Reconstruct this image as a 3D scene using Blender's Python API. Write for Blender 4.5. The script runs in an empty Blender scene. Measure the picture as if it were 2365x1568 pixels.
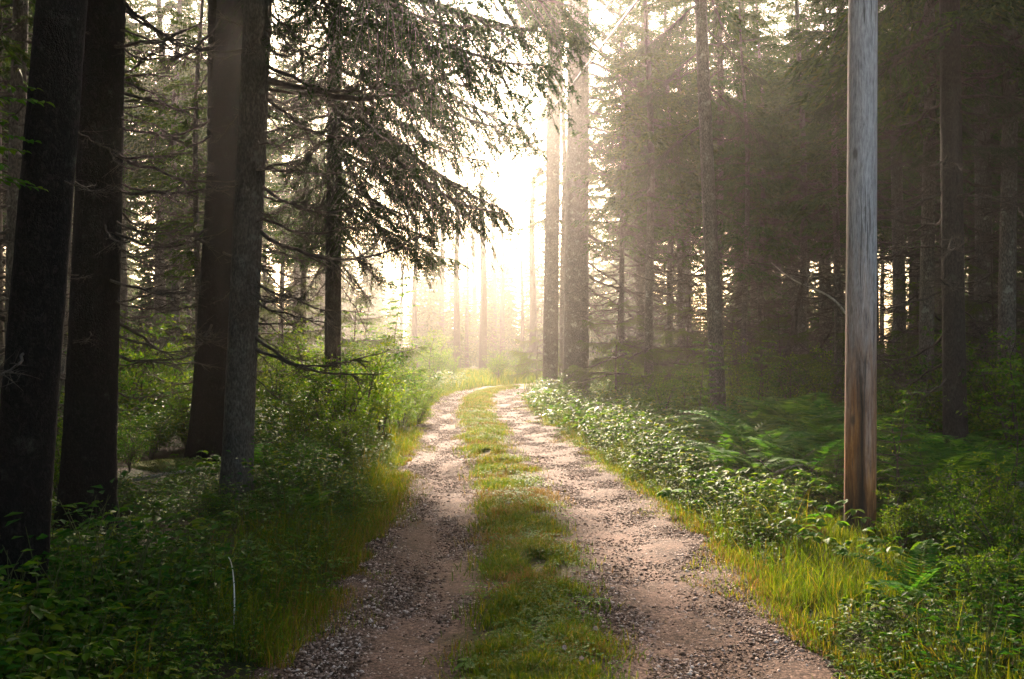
import bpy, math
import numpy as np
from mathutils import Vector, Matrix, Euler

R = math.radians
rng = np.random.default_rng(11)
scene = bpy.context.scene
col = scene.collection

# ------------------------------------------------------------------ camera
F = 2298.0          # focal length in the units the layout below was measured in (picture 2364 wide)
CX, HZ, EYE = 1182.0, 800.0, 1.6
cam_d = bpy.data.cameras.new("camera")
cam_d.lens = 35.0
cam_d.sensor_width = 36.0
cam_d.clip_start = 0.05
cam_d.clip_end = 2000
cam = bpy.data.objects.new("camera", cam_d)
col.objects.link(cam)
cam.location = (0, 0, EYE)
cam.rotation_euler = (R(90.4), 0, 0)
scene.camera = cam

# ------------------------------------------------------------------ light
SUN_AZ, SUN_EL = -5.0, 24.5
world = bpy.data.worlds.new("World")
scene.world = world
world.use_nodes = True
nt = world.node_tree
bg = nt.nodes["Background"]
sky = nt.nodes.new("ShaderNodeTexSky")
sky.sky_type = 'NISHITA'
sky.sun_disc = False
sky.sun_elevation = R(SUN_EL)
sky.sun_rotation = R(SUN_AZ)
sky.air_density = 1.0
sky.dust_density = 3.0
sky.ozone_density = 0.6
tint = nt.nodes.new("ShaderNodeMix")      # the mist warms the whole sky
tint.data_type = 'RGBA'; tint.blend_type = 'MULTIPLY'
tint.inputs[0].default_value = 1.0
tint.inputs[7].default_value = (1.0, .9, .785, 1)
nt.links.new(sky.outputs[0], tint.inputs[6])
nt.links.new(tint.outputs[2], bg.inputs[0])
bg.inputs[1].default_value = 0.12

sun_d = bpy.data.lights.new("sun", 'SUN')
sun_d.energy = 5.0
sun_d.angle = R(4.0)
sun_d.color = (1.0, 0.81, 0.64)
sun = bpy.data.objects.new("sun", sun_d)
col.objects.link(sun)
to_sun = Vector((math.sin(R(SUN_AZ)) * math.cos(R(SUN_EL)), math.cos(R(SUN_AZ)) * math.cos(R(SUN_EL)), math.sin(R(SUN_EL))))
sun.rotation_euler = to_sun.to_track_quat('Z', 'Y').to_euler()
sun.location = (0, 0, 30)

scene.view_settings.view_transform = 'Standard'
scene.view_settings.look = 'None'
scene.view_settings.gamma = 1.0
scene.view_settings.exposure = 2.5
HAZE = 0.0016

cy = scene.cycles
cy.max_bounces = 7
cy.diffuse_bounces = 3
cy.glossy_bounces = 1
cy.transmission_bounces = 4
cy.transparent_max_bounces = 8
cy.volume_bounces = 0
cy.sample_clamp_indirect = 4.0
cy.sample_clamp_direct = 0.0
cy.use_denoising = True
cy.use_adaptive_sampling = False
cy.caustics_reflective = False
cy.caustics_refractive = False

# ------------------------------------------------------------------ helpers
class MB:
    """collects vertices and faces, then links them as ONE mesh object"""
    def __init__(s):
        s.v, s.q, s.t, s.n = [], [], [], 0
        s.a = []
    def add(s, v, tris=None, quads=None):
        v = np.asarray(v, np.float32).reshape(-1, 3)
        if tris is not None and len(tris):
            s.t.append(np.asarray(tris, np.int64).reshape(-1, 3) + s.n)
        if quads is not None and len(quads):
            s.q.append(np.asarray(quads, np.int64).reshape(-1, 4) + s.n)
        s.v.append(v)
        s.n += len(v)
    def arrays(s):
        v = np.concatenate(s.v) if s.v else np.zeros((0, 3), np.float32)
        t = np.concatenate(s.t) if s.t else np.zeros((0, 3), np.int64)
        q = np.concatenate(s.q) if s.q else np.zeros((0, 4), np.int64)
        return v, t, q
    def mesh(s, name, mat, smooth=False, attr=None):
        v, t, q = s.arrays()
        me = bpy.data.meshes.new(name)
        me.vertices.add(len(v))
        me.vertices.foreach_set("co", v.astype(np.float32).ravel())
        idx = np.concatenate([t.ravel(), q.ravel()]).astype(np.int32)
        tot = np.concatenate([np.full(len(t), 3), np.full(len(q), 4)]).astype(np.int32)
        start = np.concatenate([[0], np.cumsum(tot)[:-1]]).astype(np.int32) if len(tot) else np.zeros(0, np.int32)
        me.loops.add(len(idx))
        me.loops.foreach_set("vertex_index", idx)
        me.polygons.add(len(tot))
        me.polygons.foreach_set("loop_start", start)
        if smooth:
            me.polygons.foreach_set("use_smooth", np.ones(len(tot), bool))
        me.update(calc_edges=True)
        if attr is not None:
            for k, a in attr.items():
                at = me.attributes.new(k, 'FLOAT', 'POINT')
                at.data.foreach_set("value", np.asarray(a, np.float32))
        me.materials.append(mat)
        return me
    def build(s, name, mat, parent=None, smooth=False, attr=None):
        return link(name, s.mesh(name, mat, smooth, attr), parent)

def link(name, me, parent=None):
    o = bpy.data.objects.new(name, me)
    col.objects.link(o)
    if parent is not None:
        o.parent = parent
    return o

def empty(name, loc, rz=0.0, sc=1.0):
    o = bpy.data.objects.new(name, None)
    o.empty_display_size = 0.2
    col.objects.link(o)
    o.location = loc
    o.rotation_euler = (0, 0, rz)
    o.scale = (sc, sc, sc)
    return o

def tag(o, label=None, cat=None, group=None, kind=None):
    if label: o["label"] = label
    if cat: o["category"] = cat
    if group: o["group"] = group
    if kind: o["kind"] = kind
    return o

def copy_tree(o, parent=None):
    c = o.copy()
    col.objects.link(c)
    c.parent = parent
    for ch in o.children:
        copy_tree(ch, c)
    return c

def nrm(v):
    return v / np.maximum(np.linalg.norm(v, axis=-1, keepdims=True), 1e-9)

def tubes(mb, P, Rr, sides=5, cap=False):
    """P (M,N,3) centre lines, Rr (M,N) radii"""
    P = np.asarray(P, float); Rr = np.asarray(Rr, float)
    if P.ndim == 2:
        P = P[None]; Rr = Rr[None]
    M, N, _ = P.shape
    T = nrm(np.gradient(P, axis=1))
    tm = nrm(T.mean(1))
    ref = np.where(np.abs(tm[:, 2:3]) < 0.8, np.array([[0, 0, 1.0]]), np.array([[1.0, 0, 0]]))
    A = nrm(np.cross(T, ref[:, None, :]))
    B = np.cross(T, A)
    th = np.linspace(0, 2 * np.pi, sides, endpoint=False)
    ring = P[:, :, None, :] + Rr[:, :, None, None] * (np.cos(th)[None, None, :, None] * A[:, :, None, :] + np.sin(th)[None, None, :, None] * B[:, :, None, :])
    v = ring.reshape(-1, 3)
    i = np.arange(M * N * sides).reshape(M, N, sides)
    a = i[:, :-1, :]; b = np.roll(i, -1, 2)[:, :-1, :]
    c = np.roll(i, -1, 2)[:, 1:, :]; d = i[:, 1:, :]
    q = np.stack([a, b, c, d], -1).reshape(-1, 4)
    tri = None
    if cap:
        tri = []
        for m in range(M):
            for k in range(1, sides - 1):
                tri.append((i[m, -1, 0], i[m, -1, k], i[m, -1, k + 1]))
                tri.append((i[m, 0, 0], i[m, 0, k + 1], i[m, 0, k]))
    mb.add(v, tri, q)

def leaf4(mb, b, d, n, ln, wd, fold=0.25):
    """folded kite leaves: base, left, tip, right (two triangles)"""
    b = np.asarray(b, float).reshape(-1, 3); d = nrm(np.asarray(d, float).reshape(-1, 3)); n = np.asarray(n, float).reshape(-1, 3)
    s = nrm(np.cross(n, d)); n = np.cross(d, s)
    M = len(b)
    ln = np.broadcast_to(ln, (M,))[:, None]; wd = np.broadcast_to(wd, (M,))[:, None]
    l = b + d * ln * .42 + s * wd * .5 + n * wd * fold
    r = b + d * ln * .42 - s * wd * .5 + n * wd * fold
    t = b + d * ln - n * ln * .12
    v = np.stack([b, l, t, r], 1).reshape(-1, 3)
    o = np.arange(M)[:, None] * 4
    tri = np.concatenate([o + [[0, 2, 1]], o + [[0, 3, 2]]])
    mb.add(v, tri)

def leaf8(mb, b, d, n, ln, wd, droop=0.25, fold=0.18):
    """broad leaves with a rounded outline and a folded midrib"""
    b = np.asarray(b, float).reshape(-1, 3); d = nrm(np.asarray(d, float).reshape(-1, 3)); n = np.asarray(n, float).reshape(-1, 3)
    s = nrm(np.cross(n, d)); n = np.cross(d, s)
    M = len(b)
    ln = np.broadcast_to(ln, (M,))[:, None]; wd = np.broadcast_to(wd, (M,))[:, None]
    pts = []
    for t, w in ((0, 0), (.28, .42), (.28, 0), (.28, -.42), (.65, .40), (.65, 0), (.65, -.40), (1, 0)):
        pts.append(b + d * ln * t + s * wd * w + n * (abs(w) * 2 * wd * fold - ln * droop * t * t))
    v = np.stack(pts, 1).reshape(-1, 3)
    o = np.arange(M)[:, None] * 8
    tri = np.concatenate([o + [[0, 2, 1]], o + [[0, 3, 2]], o + [[4, 5, 7]], o + [[5, 6, 7]]])
    q = np.concatenate([o + [[1, 2, 5, 4]], o + [[2, 3, 6, 5]]])
    mb.add(v, tri, q)

def needles(mb, b, d, ln, wd):
    """one slim triangle each"""
    b = b.reshape(-1, 3); d = nrm(d.reshape(-1, 3))
    M = len(b)
    rnd = rng.normal(size=(M, 3))
    s = nrm(np.cross(d, rnd))
    ln = np.broadcast_to(ln, (M,))[:, None]; wd = np.broadcast_to(wd, (M,))[:, None]
    v = np.stack([b - s * wd * .5, b + s * wd * .5, b + d * ln], 1).reshape(-1, 3)
    mb.add(v, np.arange(M * 3).reshape(-1, 3))

def bake(mb, proto, pos, rz, sc, tilt=None):
    """replicates the arrays of proto at many places into mb"""
    v, t, q = proto
    M = len(pos)
    if M == 0: return
    c, s = np.cos(rz)[:, None], np.sin(rz)[:, None]
    sc = np.broadcast_to(sc, (M,))[:, None]
    x = v[None, :, 0] * sc; y = v[None, :, 1] * sc; z = v[None, :, 2] * sc
    X = x * c - y * s; Y = x * s + y * c
    if tilt is not None:
        X = X + z * tilt[:, 0:1]; Y = Y + z * tilt[:, 1:2]
    V = np.stack([X + pos[:, 0:1], Y + pos[:, 1:2], z + pos[:, 2:3]], -1).reshape(-1, 3)
    off = (np.arange(M) * len(v))[:, None, None]
    mb.add(V, (t[None] + off).reshape(-1, 3) if len(t) else None, (q[None] + off).reshape(-1, 4) if len(q) else None)

def smooth_noise(x, y, f, seed):
    r = np.random.default_rng(seed)
    out = 0
    for k in range(5):
        a = r.uniform(0, 2 * np.pi); ph = r.uniform(0, 6.28); ff = f * r.uniform(.6, 1.7)
        out = out + np.sin((x * np.cos(a) + y * np.sin(a)) * ff + ph)
    return out / 5 ** .5

# ------------------------------------------------------------------ layout
road_pts = np.array([(.08, -6), (.08, 0), (.08, 4.8), (.15, 6.4), (.16, 8.2), (.07, 10.5), (-.27, 14.7), (-.54, 18.4), (-.9, 24.5), (-1.05, 29), (-1.0, 33), (-.65, 36.6), (.1, 39.8), (1.5, 42.6), (3.6, 45.2), (6.5, 47.4), (10, 49), (16, 51), (26, 53)])
_t = np.concatenate([[0], np.cumsum(np.linalg.norm(np.diff(road_pts, axis=0), axis=1))])
_s = np.linspace(0, _t[-1], 520)
def _cr(k):
    # smooth the polyline by averaging
    a = np.interp(_s, _t, road_pts[:, k])
    ker = np.ones(17) / 17
    ap = np.concatenate([a[0] + (a[0] - a[1:9][::-1]), a, a[-1] + (a[-1] - a[-9:-1][::-1])])
    return np.convolve(ap, ker, 'valid')
road = np.stack([_cr(0), _cr(1)], 1)
road_T = nrm(np.gradient(road, axis=0))

def lat(x, y):
    """signed distance from the middle of the road, right positive"""
    x = np.atleast_1d(np.asarray(x, float)); y = np.atleast_1d(np.asarray(y, float))
    sh = x.shape
    x = x.ravel(); y = y.ravel()
    out = np.empty(len(x))
    for i in range(0, len(x), 20000):
        dx = x[i:i + 20000, None] - road[None, :, 0]; dy = y[i:i + 20000, None] - road[None, :, 1]
        d2 = dx * dx + dy * dy
        j = d2.argmin(1)
        k = np.arange(len(j))
        T = road_T[j]
        sgn = np.sign(T[:, 1] * dx[k, j] - T[:, 0] * dy[k, j])
        out[i:i + 20000] = sgn * np.sqrt(d2[k, j])
    return out.reshape(sh)

def sstep(a, b, x):
    t = np.clip((x - a) / (b - a), 0, 1)
    return t * t * (3 - 2 * t)

def road_h(u):
    au = np.abs(u)
    ae = au - np.where(u > 0, .27, .04)
    return .035 * np.exp(-(u / .34) ** 2) - .022 * np.exp(-((au - .8) / .25) ** 2) - .16 * sstep(1.12, 1.7, ae)

def ground_h(x, y, l=None):
    if l is None: l = lat(x, y)
    a = np.abs(l) - np.where(l > 0, .27, .04)
    verge = sstep(1.05, 1.9, a)
    z = -.11 + verge * (.115 + .03 * smooth_noise(x, y, 2.1, 3))
    z = z + sstep(1.8, 5, a) * (.07 * smooth_noise(x, y, .8, 5) + .05 * smooth_noise(x, y, 2.6, 8) - .01)
    z = z + sstep(6, 30, a) * .5 * smooth_noise(x, y, .12, 9)
    return z

def H(x, y):
    return float(ground_h(np.array([x]), np.array([y]))[0])

def X(px, Y):
    return (px - CX) / F * Y
def Z(py, Y):
    return EYE - (py - HZ) / F * Y
def P3(px, py, Y):
    return Vector((X(px, Y), Y, Z(py, Y)))

# ------------------------------------------------------------------ materials
def new_mat(name):
    m = bpy.data.materials.new(name)
    m.use_nodes = True
    n = m.node_tree.nodes
    b = n["Principled BSDF"]
    return m, m.node_tree, n, m.node_tree.links, b

def ramp(n, stops, interp='LINEAR'):
    r = n.new("ShaderNodeValToRGB")
    r.color_ramp.interpolation = interp
    e = r.color_ramp.elements
    e[0].position, e[0].color = stops[0][0], (*stops[0][1], 1)
    e[1].position, e[1].color = stops[1][0], (*stops[1][1], 1)
    for p, c in stops[2:]:
        k = e.new(p); k.color = (*c, 1)
    return r

def noise(n, l, scale, detail=6, rough=.6, vec=None, dist=0):
    t = n.new("ShaderNodeTexNoise")
    t.inputs["Scale"].default_value = scale
    t.inputs["Detail"].default_value = detail
    t.inputs["Roughness"].default_value = rough
    t.inputs["Distortion"].default_value = dist
    if vec is not None: l.new(vec, t.inputs["Vector"])
    return t

def mapping(n, l, vec, sc):
    m = n.new("ShaderNodeMapping")
    m.inputs["Scale"].default_value = sc
    l.new(vec, m.inputs["Vector"])
    return m.outputs[0]

def mixc(n, l, fac, a, b, mode='MIX'):
    m = n.new("ShaderNodeMix")
    m.data_type = 'RGBA'; m.blend_type = mode
    for sock, v in ((m.inputs[0], fac), (m.inputs[6], a), (m.inputs[7], b)):
        if hasattr(v, "links"): l.new(v, sock)
        elif isinstance(v, (int, float)): sock.default_value = v
        else: sock.default_value = (*v, 1)
    return m.outputs[2]

def math_n(n, l, op, a, b=None):
    m = n.new("ShaderNodeMath"); m.operation = op
    for i, v in enumerate((a, b)):
        if v is None: continue
        if hasattr(v, "links"): l.new(v, m.inputs[i])
        else: m.inputs[i].default_value = v
    return m.outputs[0]

def leaf_mat(name, stops, rough=.42, trans=.35, spec=.5, patch=None, tcol=(1.45, 1.35, .45)):
    """leaves: colour differs from leaf to leaf and in broad patches; part of the light passes through"""
    m, t, n, l, b = new_mat(name)
    g = n.new("ShaderNodeNewGeometry")
    r = ramp(n, stops)
    l.new(g.outputs["Random Per Island"], r.inputs[0])
    c = r.outputs[0]
    if patch:
        tc = n.new("ShaderNodeNewGeometry")
        nz = noise(n, l, patch[0], 3, .5, tc.outputs["Position"])
        rr = ramp(n, [(.35, (0, 0, 0)), (.65, (1, 1, 1))])
        l.new(nz.outputs[0], rr.inputs[0])
        c = mixc(n, l, rr.outputs[0], c, patch[1], 'MULTIPLY')
    oi = n.new("ShaderNodeObjectInfo")
    hv = n.new("ShaderNodeHueSaturation")
    l.new(c, hv.inputs["Color"])
    mr = n.new("ShaderNodeMapRange")
    mr.inputs[3].default_value = .485; mr.inputs[4].default_value = .515
    l.new(oi.outputs["Random"], mr.inputs[0])
    l.new(mr.outputs[0], hv.inputs["Hue"])
    c = hv.outputs[0]
    l.new(c, b.inputs["Base Color"])
    b.inputs["Roughness"].default_value = rough + .16
    b.inputs["Specular IOR Level"].default_value = spec * .07
    tr = n.new("ShaderNodeBsdfTranslucent")
    l.new(mixc(n, l, 1.0, c, tcol, 'MULTIPLY'), tr.inputs[0])
    mx = n.new("ShaderNodeMixShader")
    mx.inputs[0].default_value = trans
    l.new(b.outputs[0], mx.inputs[1]); l.new(tr.outputs[0], mx.inputs[2])
    l.new(mx.outputs[0], n["Material Output"].inputs[0])
    return m

def bark_mat(name, dark, mid, pale, lichen=(.22, .24, .2), lich=.5, sc=1.0, bump=.6):
    m, t, n, l, b = new_mat(name)
    tc = n.new("ShaderNodeTexCoord")
    v = mapping(n, l, tc.outputs["Object"], (1, 1, .45))
    vo = n.new("ShaderNodeTexVoronoi")
    vo.inputs["Scale"].default_value = 52 * sc
    nz0 = noise(n, l, 9 * sc, 4, .6, v)
    va = n.new("ShaderNodeVectorMath"); va.operation = 'ADD'
    sc0 = n.new("ShaderNodeVectorMath"); sc0.operation = 'SCALE'; sc0.inputs[3].default_value = .07
    l.new(nz0.outputs[1], sc0.inputs[0]); l.new(v, va.inputs[0]); l.new(sc0.outputs[0], va.inputs[1])
    l.new(va.outputs[0], vo.inputs["Vector"])
    vo.feature = 'F1'
    nz = noise(n, l, 60 * sc, 5, .65, v)
    big = noise(n, l, 2.2, 4, .6, tc.outputs["Object"])
    r = ramp(n, [(.25, dark), (.5, mid), (.72, pale)])
    s = math_n(n, l, 'ADD', math_n(n, l, 'MULTIPLY', vo.outputs["Distance"], .28), math_n(n, l, 'MULTIPLY', nz.outputs[0], .8))
    l.new(s, r.inputs[0])
    lr = ramp(n, [(.56, (0, 0, 0)), (.66, (1, 1, 1))])
    ln = noise(n, l, 7 * sc, 6, .7, tc.outputs["Object"])
    l.new(ln.outputs[0], lr.inputs[0])
    c = mixc(n, l, math_n(n, l, 'MULTIPLY', lr.outputs[0], lich), r.outputs[0], lichen)
    vr = ramp(n, [(.3, (.62, .62, .62)), (.7, (1.25, 1.2, 1.12))])
    l.new(big.outputs[0], vr.inputs[0])
    c = mixc(n, l, 1.0, c, vr.outputs[0], 'MULTIPLY')
    l.new(c, b.inputs["Base Color"])
    b.inputs["Roughness"].default_value = .85
    b.inputs["Specular IOR Level"].default_value = .25
    bp = n.new("ShaderNodeBump")
    bp.inputs["Strength"].default_value = bump
    bp.inputs["Distance"].default_value = .03
    l.new(s, bp.inputs["Height"]); l.new(bp.outputs[0], b.inputs["Normal"])
    return m

def plain_noise_mat(name, a, bcol, scale=8, rough=.85, bump=.3, spec=.2):
    m, t, n, l, b = new_mat(name)
    tc = n.new("ShaderNodeTexCoord")
    nz = noise(n, l, scale, 6, .65, tc.outputs["Object"])
    r = ramp(n, [(.35, a), (.65, bcol)])
    l.new(nz.outputs[0], r.inputs[0]); l.new(r.outputs[0], b.inputs["Base Color"])
    b.inputs["Roughness"].default_value = rough
    b.inputs["Specular IOR Level"].default_value = spec
    bp = n.new("ShaderNodeBump"); bp.inputs["Strength"].default_value = bump; bp.inputs["Distance"].default_value = .02
    l.new(nz.outputs[0], bp.inputs["Height"]); l.new(bp.outputs[0], b.inputs["Normal"])
    return m

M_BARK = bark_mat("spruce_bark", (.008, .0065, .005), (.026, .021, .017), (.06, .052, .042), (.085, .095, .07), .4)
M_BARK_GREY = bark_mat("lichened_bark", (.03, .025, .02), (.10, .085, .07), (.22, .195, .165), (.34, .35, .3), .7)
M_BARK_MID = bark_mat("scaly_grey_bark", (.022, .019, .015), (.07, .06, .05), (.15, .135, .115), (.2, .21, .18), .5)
M_TWIG = plain_noise_mat("dead_twig_bark", (.035, .027, .02), (.11, .09, .07), 14)
M_TWIG_PALE = plain_noise_mat("bleached_wood", (.16, .14, .11), (.42, .38, .31), 16)
M_STALK = plain_noise_mat("white_stalk", (.55, .52, .46), (.8, .78, .72), 22, bump=.05)
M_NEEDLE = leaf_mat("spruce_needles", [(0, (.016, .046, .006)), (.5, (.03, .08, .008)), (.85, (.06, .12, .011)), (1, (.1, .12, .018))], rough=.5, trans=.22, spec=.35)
M_NEEDLE_DARK = leaf_mat("shade_dark_bough_needles", [(0, (.006, .02, .003)), (.5, (.012, .038, .004)), (.85, (.026, .06, .006)), (1, (.05, .075, .01))], rough=.55, trans=.15, spec=.2)  # darker copy of the needles: silhouette shade of near boughs put into the colour
M_NEEDLE_YOUNG = leaf_mat("young_spruce_needles", [(0, (.035, .075, .008)), (.6, (.065, .125, .012)), (1, (.13, .16, .03))], rough=.45, trans=.3, spec=.4)
M_HERB = leaf_mat("herb_leaves", [(0, (.026, .082, .006)), (.4, (.06, .145, .009)), (.8, (.13, .21, .012)), (1, (.26, .26, .025))], rough=.36, trans=.5, spec=.6, patch=(.9, (.6, .75, .6)))
M_BERRY = leaf_mat("shrublet_leaves", [(0, (.018, .066, .008)), (.5, (.04, .112, .011)), (.9, (.085, .16, .014)), (1, (.18, .18, .025))], rough=.33, trans=.45, spec=.65, patch=(.7, (.65, .8, .65)))
M_SHRUB = leaf_mat("shrub_leaves", [(0, (.035, .1, .007)), (.5, (.075, .16, .01)), (1, (.16, .22, .02))], rough=.34, trans=.5, spec=.6)
M_MAPLE = leaf_mat("sapling_leaves", [(0, (.035, .11, .008)), (.6, (.07, .165, .012)), (1, (.14, .21, .02))], rough=.38, trans=.52, spec=.55)
M_FERN = leaf_mat("fern_leaves", [(0, (.028, .1, .012)), (.5, (.055, .16, .018)), (1, (.11, .22, .03))], rough=.42, trans=.48, spec=.45)
M_GRASS = leaf_mat("grass_blades", [(0, (.04, .09, .006)), (.5, (.08, .145, .009)), (.85, (.15, .18, .014)), (1, (.24, .2, .03))], rough=.45, trans=.5, spec=.4, patch=(.8, (1.0, .85, .8)))
M_DRY = leaf_mat("dry_grass_blades", [(0, (.10, .105, .012)), (.45, (.2, .15, .022)), (.8, (.26, .14, .035)), (1, (.34, .27, .12))], rough=.55, trans=.35, spec=.3, tcol=(1.1, 1.0, .6))
M_CLOVER = leaf_mat("clover_leaves", [(0, (.03, .1, .01)), (.6, (.06, .165, .014)), (1, (.13, .21, .03))], rough=.4, trans=.45, spec=.5)
M_MOSS = plain_noise_mat("moss", (.06, .085, .012), (.17, .17, .03), 26, .95, .8)
M_MOSS_ORANGE = plain_noise_mat("rusty_moss", (.16, .1, .015), (.32, .2, .03), 26, .95, .8)

# pole wood
def pole_mat():
    m, t, n, l, b = new_mat("weathered_pole_wood")
    tc = n.new("ShaderNodeTexCoord")
    ob = tc.outputs["Object"]
    grain = noise(n, l, 42, 8, .75, mapping(n, l, ob, (1, 1, .1)), .5)
    grain2 = noise(n, l, 110, 5, .7, mapping(n, l, ob, (1, 1, .15)))
    stain = noise(n, l, 5, 5, .6, mapping(n, l, ob, (1.6, 1.6, .22)), .6)
    sx = n.new("ShaderNodeSeparateXYZ"); l.new(ob, sx.inputs[0])
    grey = ramp(n, [(.36, (.13, .12, .125)), (.5, (.38, .36, .365)), (.62, (.58, .56, .56))])
    l.new(math_n(n, l, 'ADD', math_n(n, l, 'MULTIPLY', grain.outputs[0], .6), math_n(n, l, 'MULTIPLY', grain2.outputs[0], .4)), grey.inputs[0])
    brown = ramp(n, [(.3, (.09, .03, .01)), (.5, (.36, .14, .042)), (.7, (.62, .29, .1))])
    l.new(grain.outputs[0], brown.inputs[0])
    # the lower pole has lost its grey skin, unevenly
    hz = n.new("ShaderNodeMapRange")
    hz.inputs[1].default_value = 2.5; hz.inputs[2].default_value = .55
    l.new(math_n(n, l, 'ADD', sx.outputs[2], math_n(n, l, 'MULTIPLY', math_n(n, l, 'SUBTRACT', stain.outputs[0], .5), 2.8)), hz.inputs[0])
    c = mixc(n, l, hz.outputs[0], grey.outputs[0], brown.outputs[0])
    # wet, tarry foot and streak
    foot = n.new("ShaderNodeMapRange")
    foot.inputs[1].default_value = .52; foot.inputs[2].default_value = .16
    l.new(math_n(n, l, 'ADD', sx.outputs[2], math_n(n, l, 'MULTIPLY', math_n(n, l, 'SUBTRACT', stain.outputs[0], .5), 1.1)), foot.inputs[0])
    c = mixc(n, l, foot.outputs[0], c, (.014, .008, .005))
    st = n.new("ShaderNodeMapRange")
    st.inputs[1].default_value = .12; st.inputs[2].default_value = .0
    dxx = math_n(n, l, 'ABSOLUTE', math_n(n, l, 'ADD', sx.outputs[0], math_n(n, l, 'ADD', .03, math_n(n, l, 'MULTIPLY', math_n(n, l, 'SUBTRACT', stain.outputs[0], .5), .12))))
    l.new(math_n(n, l, 'MULTIPLY', dxx, 2.0), st.inputs[0])
    sh = n.new("ShaderNodeMapRange"); sh.inputs[1].default_value = 1.75; sh.inputs[2].default_value = 1.2
    l.new(sx.outputs[2], sh.inputs[0])
    c = mixc(n, l, math_n(n, l, 'MULTIPLY', st.outputs[0], sh.outputs[0]), c, (.02, .012, .008))
    # knots
    vo = n.new("ShaderNodeTexVoronoi"); vo.inputs["Scale"].default_value = 5.5
    l.new(mapping(n, l, ob, (1.2, 1.2, .5)), vo.inputs["Vector"])
    kr = ramp(n, [(.11, (1, 1, 1)), (.19, (0, 0, 0))])
    l.new(vo.outputs["Distance"], kr.inputs[0])
    c = mixc(n, l, math_n(n, l, 'MULTIPLY', kr.outputs[0], .75), c, (.06, .045, .035))
    # drying cracks
    cr = noise(n, l, 34, 4, .6, mapping(n, l, ob, (1, 1, .03)))
    crr = ramp(n, [(.37, (1, 1, 1)), (.4, (0, 0, 0))]); l.new(cr.outputs[0], crr.inputs[0])
    c = mixc(n, l, math_n(n, l, 'MULTIPLY', crr.outputs[0], .7), c, (.05, .045, .04))
    l.new(c, b.inputs["Base Color"])
    b.inputs["Roughness"].default_value = .75
    b.inputs["Specular IOR Level"].default_value = .3
    bp = n.new("ShaderNodeBump"); bp.inputs["Strength"].default_value = .5; bp.inputs["Distance"].default_value = .01
    l.new(math_n(n, l, 'SUBTRACT', grain.outputs[0], crr.outputs[0]), bp.inputs["Height"]); l.new(bp.outputs[0], b.inputs["Normal"])
    return m
M_POLE = pole_mat()

def road_mat():
    m, t, n, l, b = new_mat("gravel_road")
    at = n.new("ShaderNodeAttribute"); at.attribute_name = "u"
    g = n.new("ShaderNodeNewGeometry")
    pos = g.outputs["Position"]
    wob = noise(n, l, 1.7, 5, .65, pos)
    au = math_n(n, l, 'ABSOLUTE', math_n(n, l, 'ADD', at.outputs["Fac"], math_n(n, l, 'MULTIPLY', math_n(n, l, 'SUBTRACT', wob.outputs[0], .5), .5)))
    tr = ramp(n, [(.32, (0, 0, 0)), (.55, (1, 1, 1)), (.88, (1, 1, 1)), (1.0, (.35, .35, .35))])
    l.new(au, tr.inputs[0])
    pat = noise(n, l, 2.3, 6, .7, pos)
    pr = ramp(n, [(.42, (0, 0, 0)), (.6, (1, 1, 1))]); l.new(pat.outputs[0], pr.inputs[0])
    track = math_n(n, l, 'MULTIPLY', tr.outputs[0], math_n(n, l, 'ADD', .08, math_n(n, l, 'MULTIPLY', pr.outputs[0], .55)))
    vo = n.new("ShaderNodeTexVoronoi"); vo.inputs["Scale"].default_value = 62; l.new(pos, vo.inputs["Vector"])
    grain = noise(n, l, 140, 4, .75, pos)
    gr = ramp(n, [(.0, (.03, .018, .012)), (.45, (.09, .053, .036)), (.8, (.19, .118, .083)), (1, (.38, .26, .2))])
    vsep = n.new("ShaderNodeSeparateColor"); l.new(vo.outputs["Color"], vsep.inputs[0])
    mixv = math_n(n, l, 'SUBTRACT', math_n(n, l, 'ADD', math_n(n, l, 'MULTIPLY', grain.outputs[0], .5), .2), math_n(n, l, 'MULTIPLY', vo.outputs["Distance"], .45))
    l.new(math_n(n, l, 'ADD', math_n(n, l, 'MULTIPLY', vsep.outputs[0], .8), math_n(n, l, 'MULTIPLY', math_n(n, l, 'SUBTRACT', mixv, .3), .9)), gr.inputs[0])
    sand = ramp(n, [(.25, (.075, .043, .03)), (.5, (.2, .118, .086)), (.75, (.37, .24, .18))])
    l.new(math_n(n, l, 'ADD', math_n(n, l, 'MULTIPLY', grain.outputs[0], .62), math_n(n, l, 'MULTIPLY', vsep.outputs[0], .38)), sand.inputs[0])
    c = mixc(n, l, track, gr.outputs[0], sand.outputs[0])
    mid = ramp(n, [(.24, (1, 1, 1)), (.46, (0, 0, 0))]); l.new(au, mid.inputs[0])
    soil = ramp(n, [(.3, (.025, .02, .006)), (.55, (.07, .065, .014)), (.8, (.14, .12, .03))]); l.new(grain.outputs[0], soil.inputs[0])
    c = mixc(n, l, mid.outputs[0], c, soil.outputs[0])
    l.new(c, b.inputs["Base Color"])
    b.inputs["Roughness"].default_value = .9
    b.inputs["Specular IOR Level"].default_value = .1
    bp = n.new("ShaderNodeBump"); bp.inputs["Strength"].default_value = .7; bp.inputs["Distance"].default_value = .012
    l.new(mixv, bp.inputs["Height"]); l.new(bp.outputs[0], b.inputs["Normal"])
    return m
M_ROAD = road_mat()

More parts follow.
